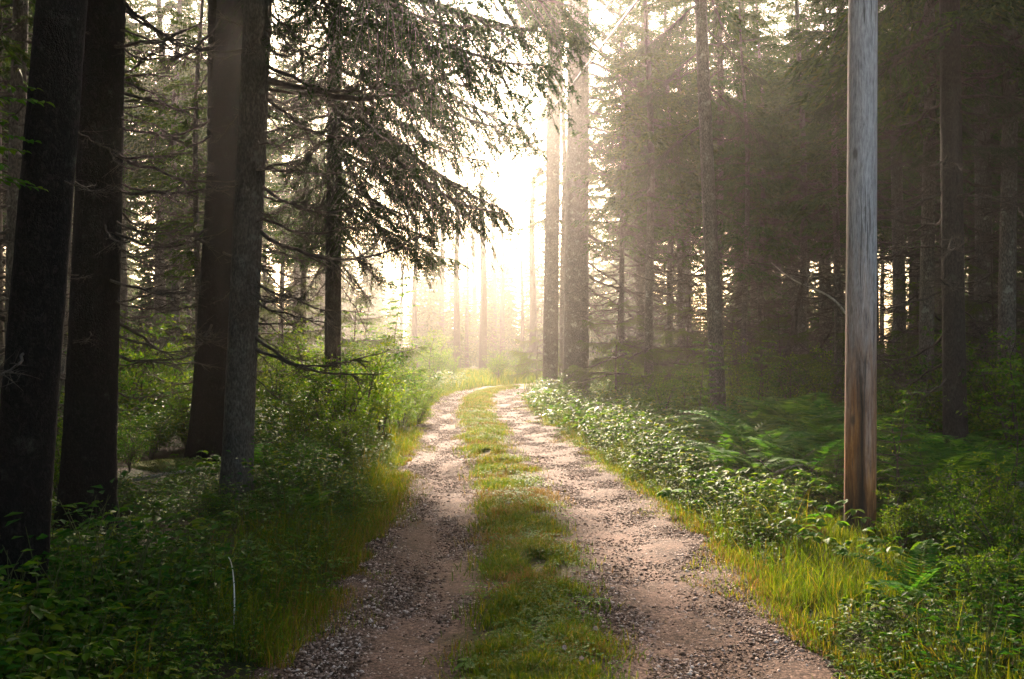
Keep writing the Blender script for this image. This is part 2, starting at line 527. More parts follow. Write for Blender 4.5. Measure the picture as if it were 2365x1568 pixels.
def stone_mat():
    m, t, n, l, b = new_mat("gravel_stones")
    g = n.new("ShaderNodeNewGeometry")
    r = ramp(n, [(0, (.03, .018, .011)), (.4, (.095, .054, .034)), (.62, (.21, .135, .1)), (.85, (.38, .27, .215)), (1, (.66, .55, .47))])
    l.new(g.outputs["Random Per Island"], r.inputs[0]); l.new(r.outputs[0], b.inputs["Base Color"])
    b.inputs["Roughness"].default_value = .75
    b.inputs["Specular IOR Level"].default_value = .12
    return m
M_STONE = stone_mat()

def floor_mat():
    m, t, n, l, b = new_mat("forest_floor")
    g = n.new("ShaderNodeNewGeometry"); pos = g.outputs["Position"]
    f = noise(n, l, 45, 6, .75, pos); big = noise(n, l, 1.1, 5, .65, pos)
    lit = ramp(n, [(.3, (.018, .011, .006)), (.55, (.055, .032, .015)), (.78, (.13, .08, .04))]); l.new(f.outputs[0], lit.inputs[0])
    mo = ramp(n, [(.3, (.018, .03, .006)), (.6, (.045, .065, .012)), (.8, (.09, .1, .025))]); l.new(f.outputs[0], mo.inputs[0])
    br = ramp(n, [(.44, (0, 0, 0)), (.58, (1, 1, 1))]); l.new(big.outputs[0], br.inputs[0])
    l.new(mixc(n, l, br.outputs[0], lit.outputs[0], mo.outputs[0]), b.inputs["Base Color"])
    b.inputs["Roughness"].default_value = .9
    b.inputs["Specular IOR Level"].default_value = .2
    bp = n.new("ShaderNodeBump"); bp.inputs["Strength"].default_value = .9; bp.inputs["Distance"].default_value = .04
    l.new(f.outputs[0], bp.inputs["Height"]); l.new(bp.outputs[0], b.inputs["Normal"])
    return m
M_FLOOR = floor_mat()

# ------------------------------------------------------------------ ground and road
def make_ground():
    def axis(fine0, fine1, step, lo, hi):
        a = list(np.arange(fine0, fine1 + 1e-6, step))
        s, p = step, fine0
        left = []
        while p > lo:
            s *= 1.12; p -= s; left.append(max(p, lo))
        s, p = step, fine1
        right = []
        while p < hi:
            s *= 1.12; p += s; right.append(min(p, hi))
        return np.array(left[::-1] + a + right)
    xs = axis(-9, 9, .16, -180, 180); ys = axis(0, 48, .2, -60, 230)
    gx, gy = np.meshgrid(xs, ys)
    z = ground_h(gx, gy)
    v = np.stack([gx, gy, z], -1).reshape(-1, 3)
    i = np.arange(len(v)).reshape(len(ys), len(xs))
    q = np.stack([i[:-1, :-1], i[:-1, 1:], i[1:, 1:], i[1:, :-1]], -1).reshape(-1, 4)
    mb = MB(); mb.add(v, None, q)
    tag(mb.build("ground", M_FLOOR, smooth=True), kind="structure")
    us = np.linspace(-1.75, 2.0, 64)
    sel = road
    seg = np.arange(0, len(sel), 1)
    Np = np.stack([road_T[:, 1], -road_T[:, 0]], 1)
    pts = sel[:, None, :] + us[None, :, None] * Np[:, None, :]
    z = road_h(us)[None, :] + .012 * smooth_noise(pts[..., 0], pts[..., 1], 3.2, 21) + .006 * smooth_noise(pts[..., 0], pts[..., 1], 11, 22)
    z = z + .02 * np.sin(0) * us[None, :]
    v = np.concatenate([pts, z[..., None]], -1).reshape(-1, 3)
    i = np.arange(len(v)).reshape(len(sel), len(us))
    q = np.stack([i[:-1, :-1], i[:-1, 1:], i[1:, 1:], i[1:, :-1]], -1).reshape(-1, 4)
    mb = MB(); mb.add(v, None, q)
    tag(mb.build("road", M_ROAD, smooth=True, attr={"u": np.tile(us, len(sel))}), kind="structure")
make_ground()

def surf(x, y, l=None):
    """height of whatever lies on top: road or ground"""
    if l is None: l = lat(x, y)
    g = ground_h(x, y, l)
    r = road_h(l) + .012 * smooth_noise(x, y, 3.2, 21)
    return np.where((l > -1.75) & (l < 2.0), np.maximum(g, r), g)

# ------------------------------------------------------------------ spruce parts
def bough_proto(L=1.0, sag=.25, up=.12, n1=34, ns=9, nn=10, nlen=.022, nwid=.0045, seclen=.085, hang=.35, seed=0, bare=.12):
    """a live bough along +X: wood and needles as two meshes of arrays"""
    r = np.random.default_rng(seed)
    wood, grn = MB(), MB()
    t = np.linspace(0, 1, 9)
    wob = np.cumsum(r.normal(0, .012, 9)) * L
    ax = np.stack([L * t, wob, L * (-sag * t ** 1.35 + up * t ** 4)], 1)
    tubes(wood, ax, (.016 * (1 - t) + .0035) * max(L, .6) ** .7, 5)
    tp = np.sort(r.uniform(bare, 1, n1)); tp[-1] = 1
    side = np.where(np.arange(n1) % 2, 1, -1) * 1.0
    side[-1] = 0
    b = np.stack([np.interp(tp, t, ax[:, k]) for k in range(3)], 1)
    ang = np.radians(58 - 22 * tp + r.normal(0, 8, n1)) * side
    tang = nrm(np.stack([np.interp(tp, t, np.gradient(ax[:, k])) for k in range(3)], 1))
    d = np.stack([np.cos(ang) * tang[:, 0], np.sin(ang), tang[:, 2] * .7 + r.normal(-.05, .12, n1)], 1)
    d = nrm(d)
    l1 = L * (.46 * np.clip(1 - tp, 0, 1) ** .75 + .10) * r.uniform(.6, 1.15, n1)
    l1 *= np.clip((tp - bare) / .25 + .45, .45, 1)
    k = np.linspace(0, 1, 5)
    pr = b[:, None, :] + d[:, None, :] * (l1[:, None] * k)[..., None]
    pr[..., 2] -= (hang * l1[:, None] * k ** 1.8) * r.uniform(.5, 1.4, n1)[:, None]
    tubes(wood, pr, (.0045 * (1 - k) + .0012)[None, :] * np.clip(l1 / .4, .5, 1.6)[:, None], 3)
    # secondary twigs along every primary
    ks = np.linspace(.12, 1, ns)
    sb = np.stack([np.stack([np.interp(ks, k, pr[i, :, c]) for c in range(3)], 1) for i in range(n1)])
    dd = nrm(np.gradient(pr, axis=1)[:, -1])[:, None, :]
    sgn = np.where(np.arange(ns) % 2, 1, -1)[None, :, None]
    sid = nrm(np.cross(np.broadcast_to(dd, sb.shape), np.array([0, 0, 1.0])))
    sd = dd * .75 + sid * sgn * .62 + np.array([0, 0, -1.]) * (hang * .5) + r.normal(0, .16, sb.shape)
    sd[:, -1] = dd[:, 0] + r.normal(0, .1, (n1, 3))
    sd = nrm(sd)
    sl = seclen * r.uniform(.5, 1.35, (n1, ns)) * np.clip(1.15 - .45 * ks[None, :], .4, 1)
    # needles along secondary twigs
    kn = np.linspace(.0, 1, nn)
    nb = sb[:, :, None, :] + sd[:, :, None, :] * (sl[:, :, None] * kn)[..., None]
    nd = sd[:, :, None, :] * .8 + r.normal(0, .55, nb.shape) + np.array([0, 0, .12])
    ll = nlen * r.uniform(.7, 1.2, nb.shape[:3])
    needles(grn, nb, nd, ll.ravel(), nwid)
    # needles along primaries
    kq = np.linspace(.05, 1, nn * 2)
    qb = np.stack([np.stack([np.interp(kq, k, pr[i, :, c]) for c in range(3)], 1) for i in range(n1)])
    qd = np.broadcast_to(dd, qb.shape) * .8 + r.normal(0, .6, qb.shape)
    needles(grn, qb, qd, nlen * 1.1, nwid)
    return wood, grn, ax

def dead_proto(L=1.0, sag=.18, up=.3, nt=12, seed=0, r0=.014, sub=6):
    """a bare branch along +X with twigs"""
    r = np.random.default_rng(seed)
    mb = MB()
    t = np.linspace(0, 1, 12)
    wy = np.cumsum(r.normal(0, .018, 12)) * L; wz = np.cumsum(r.normal(0, .012, 12)) * L
    ax = np.stack([L * t, wy, L * (-sag * t + up * t ** 2.3) + wz], 1)
    ax -= ax[0]
    tubes(mb, ax, (r0 * (1 - t) ** .8 + .0028) * L ** .6, 6)
    tp = r.uniform(.15, .97, nt)
    b = np.stack([np.interp(tp, t, ax[:, k]) for k in range(3)], 1)
    ang = r.choice([-1, 1], nt) * np.radians(r.uniform(28, 75, nt))
    d = nrm(np.stack([np.cos(ang), np.sin(ang), r.normal(-.05, .3, nt)], 1))
    l1 = L * r.uniform(.1, .42, nt) * (1.15 - tp * .7)
    k = np.linspace(0, 1, 6)
    bend = r.normal(0, .18, (nt, 3))
    pr = b[:, None] + d[:, None] * (l1[:, None] * k)[..., None] + bend[:, None] * (l1[:, None] * k ** 2)[..., None]
    tubes(mb, pr, ((.0055 * (1 - k) + .0018)[None] * np.clip(l1 / .3, .6, 1.3)[:, None]), 4)
    for s in range(sub):
        kk = r.uniform(.25, .95, nt)
        j = np.clip((kk * 5).astype(int), 0, 4)
        b2 = pr[np.arange(nt), j]
        d2 = nrm(d + r.normal(0, .6, d.shape))
        l2 = l1 * r.uniform(.2, .5, nt)
        k2 = np.linspace(0, 1, 4)
        p2 = b2[:, None] + d2[:, None] * (l2[:, None] * k2)[..., None] + r.normal(0, .1, (nt, 1, 3)) * (l2[:, None] * k2 ** 2)[..., None]
        tubes(mb, p2, np.broadcast_to(.003 * (1 - k2) + .0013, (nt, 4)), 3)
    return mb, ax

class Proto: pass
def hi_bough(seed, **kw):
    w, g, ax = bough_proto(seed=seed, **kw)
    p = Proto()
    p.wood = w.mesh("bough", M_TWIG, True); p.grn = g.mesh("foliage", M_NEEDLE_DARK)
    p.tip = ax[-1]
    p.warr = w.arrays(); p.garr = g.arrays()
    return p
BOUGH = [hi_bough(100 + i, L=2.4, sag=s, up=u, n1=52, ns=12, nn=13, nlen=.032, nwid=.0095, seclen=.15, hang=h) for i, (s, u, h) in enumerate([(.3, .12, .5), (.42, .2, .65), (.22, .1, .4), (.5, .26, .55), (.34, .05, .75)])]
def dead(seed, **kw):
    m, ax = dead_proto(seed=seed, **kw)
    p = Proto(); p.me = m.mesh("branch", M_TWIG, True); p.tip = ax[-1]; p.arr = m.arrays(); return p
DEAD = [dead(200 + i, L=1.4, sag=s, up=u, nt=int(n), r0=.0135) for i, (s, u, n) in enumerate([(.25, .4, 14), (.1, .25, 10), (.35, .55, 16), (.05, .1, 12), (.4, .3, 12), (.2, .0, 9), (.5, .75, 15)])]

def place_local(o, A, B, tip):
    """moves a mesh whose axis runs from the origin to tip so that it runs from A to B (in the parent's space)"""
    A = Vector(A); B = Vector(B); d = B - A
    tl = math.hypot(tip[0], tip[2]); sc = d.length / max(1e-6, math.sqrt(tip[0] ** 2 + tip[1] ** 2 + tip[2] ** 2))
    az = math.atan2(d.y, d.x) - math.atan2(tip[1], tip[0])
    pitch = math.atan2(d.z, math.hypot(d.x, d.y)) - math.atan2(tip[2], tip[0])
    o.location = A
    o.rotation_euler = (Matrix.Rotation(az, 3, 'Z') @ Matrix.Rotation(-pitch, 3, 'Y')).to_euler()
    o.scale = (sc, sc, sc)

def add_bough(tree, A, B, k=None, r=rng):
    p = BOUGH[int(r.integers(len(BOUGH))) if k is None else k]
    o = link("bough", p.wood, tree)
    place_local(o, A, B, p.tip)
    f = link("foliage", p.grn, o)
    return o

def add_dead(tree, A, B, k=None, r=rng, mat=None):
    p = DEAD[int(r.integers(len(DEAD))) if k is None else k]
    me = p.me
    if mat:
        key = me.name + "_" + mat.name
        me2 = bpy.data.meshes.get(key)
        if me2 is None:
            me2 = me.copy(); me2.name = key; me2.materials.clear(); me2.materials.append(mat)
        me = me2
    o = link("branch", me, tree)
    place_local(o, A, B, p.tip)
    return o

def dark_bark():  # bark of the near trunks darkened, their shade is put into the colour
    m, t, n, l, b = new_mat("flaky_shade_dark_bark")
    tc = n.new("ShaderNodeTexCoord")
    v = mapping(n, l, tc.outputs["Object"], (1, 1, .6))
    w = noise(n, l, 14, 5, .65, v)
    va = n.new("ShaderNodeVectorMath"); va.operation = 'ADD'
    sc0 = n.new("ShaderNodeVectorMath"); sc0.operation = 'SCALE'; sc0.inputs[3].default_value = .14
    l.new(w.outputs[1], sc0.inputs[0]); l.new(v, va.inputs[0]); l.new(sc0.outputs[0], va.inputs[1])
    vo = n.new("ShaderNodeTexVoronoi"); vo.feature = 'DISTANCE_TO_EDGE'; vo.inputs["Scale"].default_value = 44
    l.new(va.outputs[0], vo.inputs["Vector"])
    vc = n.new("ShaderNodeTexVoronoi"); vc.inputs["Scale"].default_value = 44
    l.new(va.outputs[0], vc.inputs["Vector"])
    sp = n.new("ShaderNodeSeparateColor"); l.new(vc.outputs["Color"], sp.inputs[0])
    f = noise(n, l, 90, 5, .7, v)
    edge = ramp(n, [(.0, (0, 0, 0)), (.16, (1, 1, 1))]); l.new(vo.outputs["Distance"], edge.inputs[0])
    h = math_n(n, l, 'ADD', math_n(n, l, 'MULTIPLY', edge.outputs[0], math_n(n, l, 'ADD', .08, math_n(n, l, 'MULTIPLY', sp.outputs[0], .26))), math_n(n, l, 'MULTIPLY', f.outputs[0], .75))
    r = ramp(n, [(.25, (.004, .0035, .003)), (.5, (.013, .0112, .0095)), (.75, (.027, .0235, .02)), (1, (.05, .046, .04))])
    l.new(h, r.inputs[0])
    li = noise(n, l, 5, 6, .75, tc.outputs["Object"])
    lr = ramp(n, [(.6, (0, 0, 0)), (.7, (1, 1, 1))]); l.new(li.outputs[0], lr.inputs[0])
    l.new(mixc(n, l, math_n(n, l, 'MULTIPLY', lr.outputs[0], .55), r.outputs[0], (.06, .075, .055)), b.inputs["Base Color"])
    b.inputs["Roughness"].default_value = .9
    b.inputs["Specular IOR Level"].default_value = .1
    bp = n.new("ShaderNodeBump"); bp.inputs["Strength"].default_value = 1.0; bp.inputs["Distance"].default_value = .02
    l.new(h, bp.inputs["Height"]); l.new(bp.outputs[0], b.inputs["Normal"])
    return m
M_BARK_NEAR = dark_bark()

def trunk_mesh(name, base_r, height, lean=(0, 0), sides=20, seg=.12, flare=.35, seed=0, mat=None, top_r=None, rough=.03, curve=.05):
    r = np.random.default_rng(seed)
    n = max(12, int(height / seg))
    z = np.linspace(-.25, height, n)
    k = np.clip(z / height, 0, 1)
    rad = base_r * (1 - .8 * k ** 1.1) if top_r is None else base_r + (top_r - base_r) * k
    rad = rad * (1 + flare * np.exp(-np.clip(z, -.25, None) / .28))
    cx = lean[0] * z + curve * np.sin(z * .55 + r.uniform(0, 6)) * k
    cyy = lean[1] * z + curve * np.sin(z * .5 + r.uniform(0, 6)) * k
    th = np.linspace(0, 2 * np.pi, sides, endpoint=False)
    lob = 1 + rough * (np.sin(th[None] * 3 + r.uniform(0, 6) + z[:, None] * .25) + .7 * np.sin(th[None] * 5 + r.uniform(0, 6) - z[:, None] * .4)) * (.6 + 1.8 * np.exp(-np.clip(z, 0, None) / .5))[:, None]
    lob = lob + r.normal(0, rough * .35, lob.shape)
    v = np.stack([cx[:, None] + rad[:, None] * lob * np.cos(th), cyy[:, None] + rad[:, None] * lob * np.sin(th), np.repeat(z[:, None], sides, 1)], -1).reshape(-1, 3)
    i = np.arange(n * sides).reshape(n, sides)
    q = np.stack([i[:-1], np.roll(i, -1, 1)[:-1], np.roll(i, -1, 1)[1:], i[1:]], -1).reshape(-1, 4)
    mb = MB(); mb.add(v, None, q)
    me = mb.mesh(name, mat or M_BARK, True)
    f = lambda zz: (np.interp(zz, z, cx), np.interp(zz, z, cyy), np.interp(zz, z, rad))
    return me, f

# ---- low detail boughs for the crowns of the forest
def lo_bough(seed):
    r = np.random.default_rng(seed)
    g = MB()
    n1, ns = 22, 7
    t = np.linspace(0, 1, 7)
    ax = np.stack([t, np.cumsum(r.normal(0, .015, 7)), -.32 * t ** 1.4 + .14 * t ** 4], 1)
    tp = np.sort(r.uniform(.18, 1, n1)); tp[-1] = 1
    side = np.where(np.arange(n1) % 2, 1., -1.); side[-1] = 0
    b = np.stack([np.interp(tp, t, ax[:, k]) for k in range(3)], 1)
    ang = np.radians(56 - 20 * tp + r.normal(0, 9, n1)) * side
    d = nrm(np.stack([np.cos(ang), np.sin(ang), r.normal(-.25, .15, n1)], 1))
    l1 = (.42 * (1 - tp) ** .75 + .1) * r.uniform(.6, 1.15, n1)
    k = np.linspace(.05, 1, ns)
    sb = b[:, None] + d[:, None] * (l1[:, None] * k)[..., None]
    sb[..., 2] -= .4 * l1[:, None] * k ** 1.8
    sid = nrm(np.cross(d, np.array([0, 0, 1.])))
    for sg in (-1, 1, 0):
        dd = d[:, None] * .8 + sid[:, None] * sg * .6 + r.normal(0, .22, sb.shape) + np.array([0, 0, -.3])
        needles(g, sb, dd, (.075 * r.uniform(.6, 1.3, sb.shape[:2])).ravel(), .024)
    w = MB()
    tubes(w, ax, .011 * (1 - t) + .002, 3)
    return g.arrays(), w.arrays()
LO = [lo_bough(300 + i) for i in range(6)]

def rot_arrays(arr, A, az, pitch, sc):
    v, t, q = arr
    Mx = np.array((Matrix.Rotation(az, 3, 'Z') @ Matrix.Rotation(-pitch, 3, 'Y')))
    return (v * sc) @ Mx.T + np.asarray(A), t, q

def crown_mesh(seed, z0, z1, Lmax, whorl=.36, per=5, gap=.2):
    r = np.random.default_rng(seed)
    g, w = MB(), MB()
    z = z0
    while z < z1 - .15:
        k = (z - z0) / (z1 - z0)
        L = Lmax * (1 - k) ** .8 * (.72 + .4 * min(1, k * 5)) + .15
        a0 = r.uniform(0, 6.28)
        for i in range(per):
            if r.uniform() < gap: continue
            p = int(r.integers(len(LO)))
            Lr = L * r.uniform(.6, 1.2)
            az = a0 + i * 6.283 / per + r.normal(0, .25)
            pit = r.normal(.05 + .35 * k, .16)
            A = (0, 0, z + r.uniform(-.15, .15))
            g.add(*rot_arrays(LO[p][0], A, az, pit, Lr))
            w.add(*rot_arrays(LO[p][1], A, az, pit, Lr))
        z += whorl * r.uniform(.75, 1.3)
    return g, w

def branchwork(seed, z0, z1, Lmean, n, live=0.0):
    r = np.random.default_rng(seed)
    mb = MB()
    for i in range(n):
        z = z0 + (z1 - z0) * (i + r.uniform()) / n
        p = DEAD[int(r.integers(len(DEAD)))]
        mb.add(*rot_arrays(p.arr, (0, 0, z), r.uniform(0, 6.28), r.normal(-.1, .18), Lmean / 1.4 * r.uniform(.35, 1.35)))
    return mb

# ------------------------------------------------------------------ the forest
KINDS = []
for i, (ht, br, z0, Lm) in enumerate([(17, .15, 6.4, 1.9), (19, .18, 7.8, 2.3), (15, .12, 5.4, 1.6), (18, .16, 7.0, 2.1), (14, .10, 4.6, 1.5), (16, .15, 4.3, 3.0)]):  # the last, wide and low-crowned, is shaped for the added shade trees
    k = Proto()
    k.h, k.r = ht, br
    k.trunk, _ = trunk_mesh("trunk", br, ht, sides=10, seg=.45, seed=40 + i, rough=.02, curve=.12, mat=M_BARK_GREY)
    g, w = crown_mesh(60 + i, z0, ht + .3, Lm)
    w.add(*branchwork(80 + i, .9, z0 + 1.2, 1.35, 62).arrays())
    k.branch = w.mesh("branchwork", M_TWIG)
    k.crown = g.mesh("crown", M_NEEDLE)
    KINDS.append(k)
# crownless, half dead spruce for the misty gap
def snag(seed, h, r_):
    k = Proto(); k.h, k.r = h, r_
    k.trunk, _ = trunk_mesh("trunk", r_, h, sides=12, seg=.4, seed=seed, rough=.02, curve=.1, top_r=r_ * .5)
    k.branch = branchwork(seed + 1, 1.5, h - .3, 1.3, 34).mesh("branchwork", M_TWIG)
    k.crown = None
    return k
SNAG = [snag(95, 12, .25), snag(97, 9, .16)]

def plant_tree(kind, x, y, rz, sc, label, group, name="spruce_tree", tilt=0.0):
    t = empty(name, (x, y, H(x, y) - .05), rz, sc)
    if tilt:
        t.rotation_euler = (0, tilt, rz)
    link("trunk", kind.trunk, t)
    link("branchwork", kind.branch, t)
    if kind.crown: link("crown", kind.crown, t)
    tag(t, label, "tree", group)
    return t

occupied = []
def free(x, y, d):
    return all((x - a) ** 2 + (y - b) ** 2 > d * d for a, b in occupied)

# --- the large, near trunks, each with its own branches
def hero(name, label, px_base, Y, px_top, py_top, width_px, mat, seed, height=16, flare=.3, group=None, wtop=None, sides=26):
    x = X(px_base, Y)
    gz = H(x, Y)
    ztop = Z(py_top, Y)
    lean = (X(px_top, Y) - x) / (ztop - gz)
    r0 = width_px / F * Y / 2
    top_r = None
    if wtop:
        slope = (wtop / F * Y / 2 - r0) / (ztop - gz)
        top_r = max(.02, r0 + slope * height)
    t = empty(name, (x, Y, gz))
    me, f = trunk_mesh("trunk", r0, height, (lean, 0), sides=sides, seg=.06, seed=seed, mat=mat, flare=flare, top_r=top_r, curve=.025)
    link("trunk", me, t)
    tag(t, label, "tree", group)
    occupied.append((x, Y))
    t["_x"] = x
    return t, f, x, gz

def local(t, p):
    return Vector(p) - t.location

def branch_px(t, f, py0, px1, py1, dy=0.0, live=False, k=None, r=rng):
    """branch from the trunk at picture height py0 to picture point (px1, py1), its tip dy metres behind the trunk"""
    Y = t.location.y
    z = Z(py0, Y) - t.location.z
    cx, cyy, rad = f(z)
    B = local(t, P3(px1, py1, Y + dy))
    A = Vector((cx, cyy, z))
    d = (B - A); d.z = 0
    if d.length > 1e-3: A += d.normalized() * rad * .75
    return add_bough(t, A, B, k, r) if live else add_dead(t, A, B, k, r)

def random_branches(t, f, z0, z1, n, Lm, seed, az=(0, 6.283), live=False, slope=(-.15, .2)):
    r = np.random.default_rng(seed)
    for i in range(n):
        z = z0 + (z1 - z0) * (i + r.uniform()) / n
        a = r.uniform(*az)
        cx, cyy, rad = f(z)
        A = Vector((cx + math.cos(a) * rad * .8, cyy + math.sin(a) * rad * .8, z))
        L = Lm * r.uniform(.4, 1.3)
        s = r.normal(*slope)
        B = A + Vector((math.cos(a) * L, math.sin(a) * L, s * L))
        (add_bough if live else add_dead)(t, A, B, None, r)

def high_crown(t, f, z0, z1, Lm, seed):
    g, w = crown_mesh(seed, z0, z1, Lm)
    for mbx, nm, mt in ((g, "crown", M_NEEDLE),):
        o = mbx.build(nm, mt, t)
        cx, cyy, _ = f((z0 + z1) / 2)
        o.location = (cx, cyy, 0)

# left side
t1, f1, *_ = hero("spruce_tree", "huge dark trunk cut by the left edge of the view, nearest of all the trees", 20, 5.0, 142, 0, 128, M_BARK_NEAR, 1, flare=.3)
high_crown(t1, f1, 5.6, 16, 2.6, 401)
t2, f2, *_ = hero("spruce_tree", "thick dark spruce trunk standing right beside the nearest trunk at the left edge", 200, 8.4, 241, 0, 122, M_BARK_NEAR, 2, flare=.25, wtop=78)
high_crown(t2, f2, 6.0, 16, 2.6, 402)
for py0, px1, py1, dy in [(15, 470, 118, .2), (95, 400, 130, -.3), (215, 370, 250, .4), (240, 420, 215, .6), (300, 440, 330, -.2), (355, 555, 418, -.25), (415, 470, 395, .2), (440, 520, 440, -.5), (470, 400, 478, .5), (505, 480, 498, -.15), (535, 525, 528, -.3), (560, 450, 600, .3), (590, 400, 570, .6), (620, 380, 640, .1), (690, 455, 655, -.1), (705, 470, 655, .3), (725, 320, 770, .2), (170, 430, 60, .5), (760, 180, 790, -.6), (640, 100, 640, -.5), (420, 90, 440, -.3), (840, 300, 850, .2)]:
    branch_px(t2, f2, py0, px1, py1, dy)
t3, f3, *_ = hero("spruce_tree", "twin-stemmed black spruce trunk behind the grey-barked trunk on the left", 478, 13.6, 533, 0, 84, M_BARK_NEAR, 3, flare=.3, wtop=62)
st, _f = trunk_mesh("stem", .12, 10, (-.02, 0), seed=31, mat=M_BARK, flare=.1)
o = link("stem", st, t3); o.location = (local(t3, P3(497, 300, 13.6)).x, .1, 2.6)
high_crown(t3, f3, 7.5, 17, 2.3, 403)
random_branches(t3, f3, 1.5, 6.5, 30, 1.2, 33)
random_branches(t1, f1, .8, 3.4, 14, .45, 36)
random_branches(t2, f2, 1.2, 5.5, 26, .9, 34, az=(-1.2, 1.2))
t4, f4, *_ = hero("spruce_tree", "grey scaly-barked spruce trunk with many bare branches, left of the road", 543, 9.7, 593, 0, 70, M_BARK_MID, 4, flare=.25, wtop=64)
high_crown(t4, f4, 7.2, 16, 2.3, 404)
for py0, px1, py1, dy, k in [(5, 760, 60, .3, None), (30, 820, 170, -.2, None), (90, 700, 150, .5, None), (150, 1005, 165, -.3, 0), (185, 1190, 95, .2, 0), (200, 900, 210, .6, None), (255, 760, 330, -.2, None), (300, 720, 400, .2, None), (345, 690, 430, .4, None), (390, 740, 335, -.5, 0), (425, 900, 440, -.1, 6), (450, 800, 470, .3, None), (478, 700, 560, .2, None), (500, 880, 500, -.3, 0), (530, 995, 535, -.2, 2), (560, 760, 620, .4, None), (590, 700, 640, 0, None), (615, 740, 640, .3, None), (640, 720, 690, -.2, None), (655, 850, 720, .2, None), (680, 700, 730, .2, None), (700, 790, 760, -.1, None), (720, 690, 790, .3, None), (745, 720, 735, .1, None), (770, 680, 840, .2, None), (800, 650, 870, 0, None), (860, 660, 930, -.2, None),
        (430, 470, 420, -.5, 1), (120, 480, 130, -.4, 1), (250, 500, 330, .3, None), (640, 490, 700, -.3, None), (880, 500, 900, -.2, None), (60, 500, 20, .3, None)]:
    branch_px(t4, f4, py0, px1, py1, dy, k=k)
for py0, px1, py1, dy in [(-130, 1305, 75, -.4), (-150, 1120, 60, -1.2), (-60, 1060, 120, .9), (-190, 1290, -30, -.2), (-100, 880, 90, 1.4), (-40, 900, 40, -.8), (-150, 1300, 50, .5), (-120, 1255, 150, -.9), (-170, 1310, 10, -.9)]:
    branch_px(t4, f4, py0, px1, py1, dy, live=True)
random_branches(t4, f4, 1.5, 5.5, 22, 1.1, 35, az=(-1.3, 1.3))
random_branches(t4, f4, 5.3, 7.8, 8, 1.9, 44, live=True, slope=(-.3, .15))

t5, f5, *_ = hero("spruce_tree", "dark slim spruce whose live boughs droop far out over the road from the left", 768, 18, 772, 0, 39, M_BARK, 5, flare=.2, wtop=33)
high_crown(t5, f5, 9.0, 17, 2.8, 405)
for py0, px1, py1, dy in [(-40, 1080, 60, -.8), (20, 1150, 140, -.5), (70, 1195, 290, -1.5), (110, 1190, 215, .6), (150, 1000, 250, 1.4), (190, 1120, 370, -1.0), (235, 1060, 330, .3), (265, 1150, 490, -1.6), (285, 1110, 430, -.4), (320, 1030, 420, .9), (345, 1050, 510, -.9), (390, 960, 470, .4), (420, 1000, 500, -1.6), (450, 985, 600, -.9), (480, 930, 560, .6), (520, 890, 640, .1), (555, 900, 650, -.8), (100, 930, 170, -1.8), (210, 900, 330, -2.0), (330, 880, 480, -1.9), (30, 960, 60, 1.9), (90, 1200, 300, -.7), (60, 1185, 260, .2), (250, 1155, 480, -1.1), (240, 1140, 450, -.2), (300, 1100, 500, -1.4), (430, 990, 590, -1.2), (160, 1130, 330, .4),
        (-20, 650, 110, -.9), (60, 640, 200, .5), (130, 670, 260, -1.3), (200, 650, 330, .3), (280, 680, 420, -1.0), (350, 660, 470, .6), (430, 690, 560, -.6), (500, 700, 610, .5), (590, 690, 690, -.3), (600, 850, 690, .8)]:
    branch_px(t5, f5, py0, px1, py1, dy, live=True)
random_branches(t5, f5, 3.7, 9.0, 20, 2.2, 55, live=True, az=(-1.9, 1.9), slope=(-.42, .15))
random_branches(t5, f5, 4.2, 9.0, 16, 1.9, 56, live=True, az=(1.9, 4.4), slope=(-.35, .15))
for py0, px1, py1, dy in [(440, 905, 470, -.5), (500, 900, 520, .3), (590, 860, 690, -.3), (625, 905, 690, .2), (640, 660, 700, .2), (660, 850, 770, .1), (690, 690, 740, -.3), (560, 650, 580, .4), (700, 830, 740, .4), (720, 700, 790, .1), (610, 690, 640, -.6)]:
    branch_px(t5, f5, py0, px1, py1, dy)

# right side
r2, g2, *_ = hero("spruce_tree", "massive straight spruce trunk standing at the road bend, thicker of the sunlit pair", 1328, 27, 1337, 0, 60, M_BARK_GREY, 6, height=20, flare=.22, wtop=47)
high_crown(r2, g2, 11, 20, 2.6, 406)
for py0, px1, py1, dy in [(330, 1480, 400, .3), (380, 1440, 470, .5), (430, 1500, 540, -.3), (470, 1450, 540, .4), (510, 1560, 590, .2), (540, 1640, 640, -.4), (560, 1480, 650, .6), (600, 1540, 700, .2), (630, 1600, 640, .3), (660, 1500, 740, -.2), (690, 1450, 760, .3), (500, 1250, 470, -.3), (610, 1240, 640, .2), (720, 1420, 790, .3), (250, 1500, 290, -.4), (290, 1450, 350, .5)]:
    branch_px(r2, g2, py0, px1, py1, dy)
random_branches(r2, g2, 6.5, 12, 22, 2.2, 66, live=True, az=(-1.4, 1.4), slope=(-.35, .15))
r1, g1, *_ = hero("spruce_tree", "narrower pale trunk of the pair at the bend, closest to the bright mist", 1270, 32, 1281, 0, 36, M_BARK_GREY, 7, height=20, flare=.2, wtop=30)
for py0, px1, py1, dy in [(390, 1190, 410, .2), (460, 1200, 480, -.3), (490, 1150, 480, .3), (550, 1330, 600, .3), (610, 1210, 640, .3), (660, 1340, 690, -.3), (690, 1330, 650, .2), (300, 1200, 330, -.4)]:
    branch_px(r1, g1, py0, px1, py1, dy)
for py0, px1, py1, dy in [(120, 1200, 180, .5), (180, 1190, 260, -.6), (230, 1210, 330, .4), (60, 1210, 110, -.3), (0, 1230, 60, .5)]:
    branch_px(r1, g1, py0, px1, py1, dy, live=True)
high_crown(r1, g1, 12.5, 19, 1.6, 407)
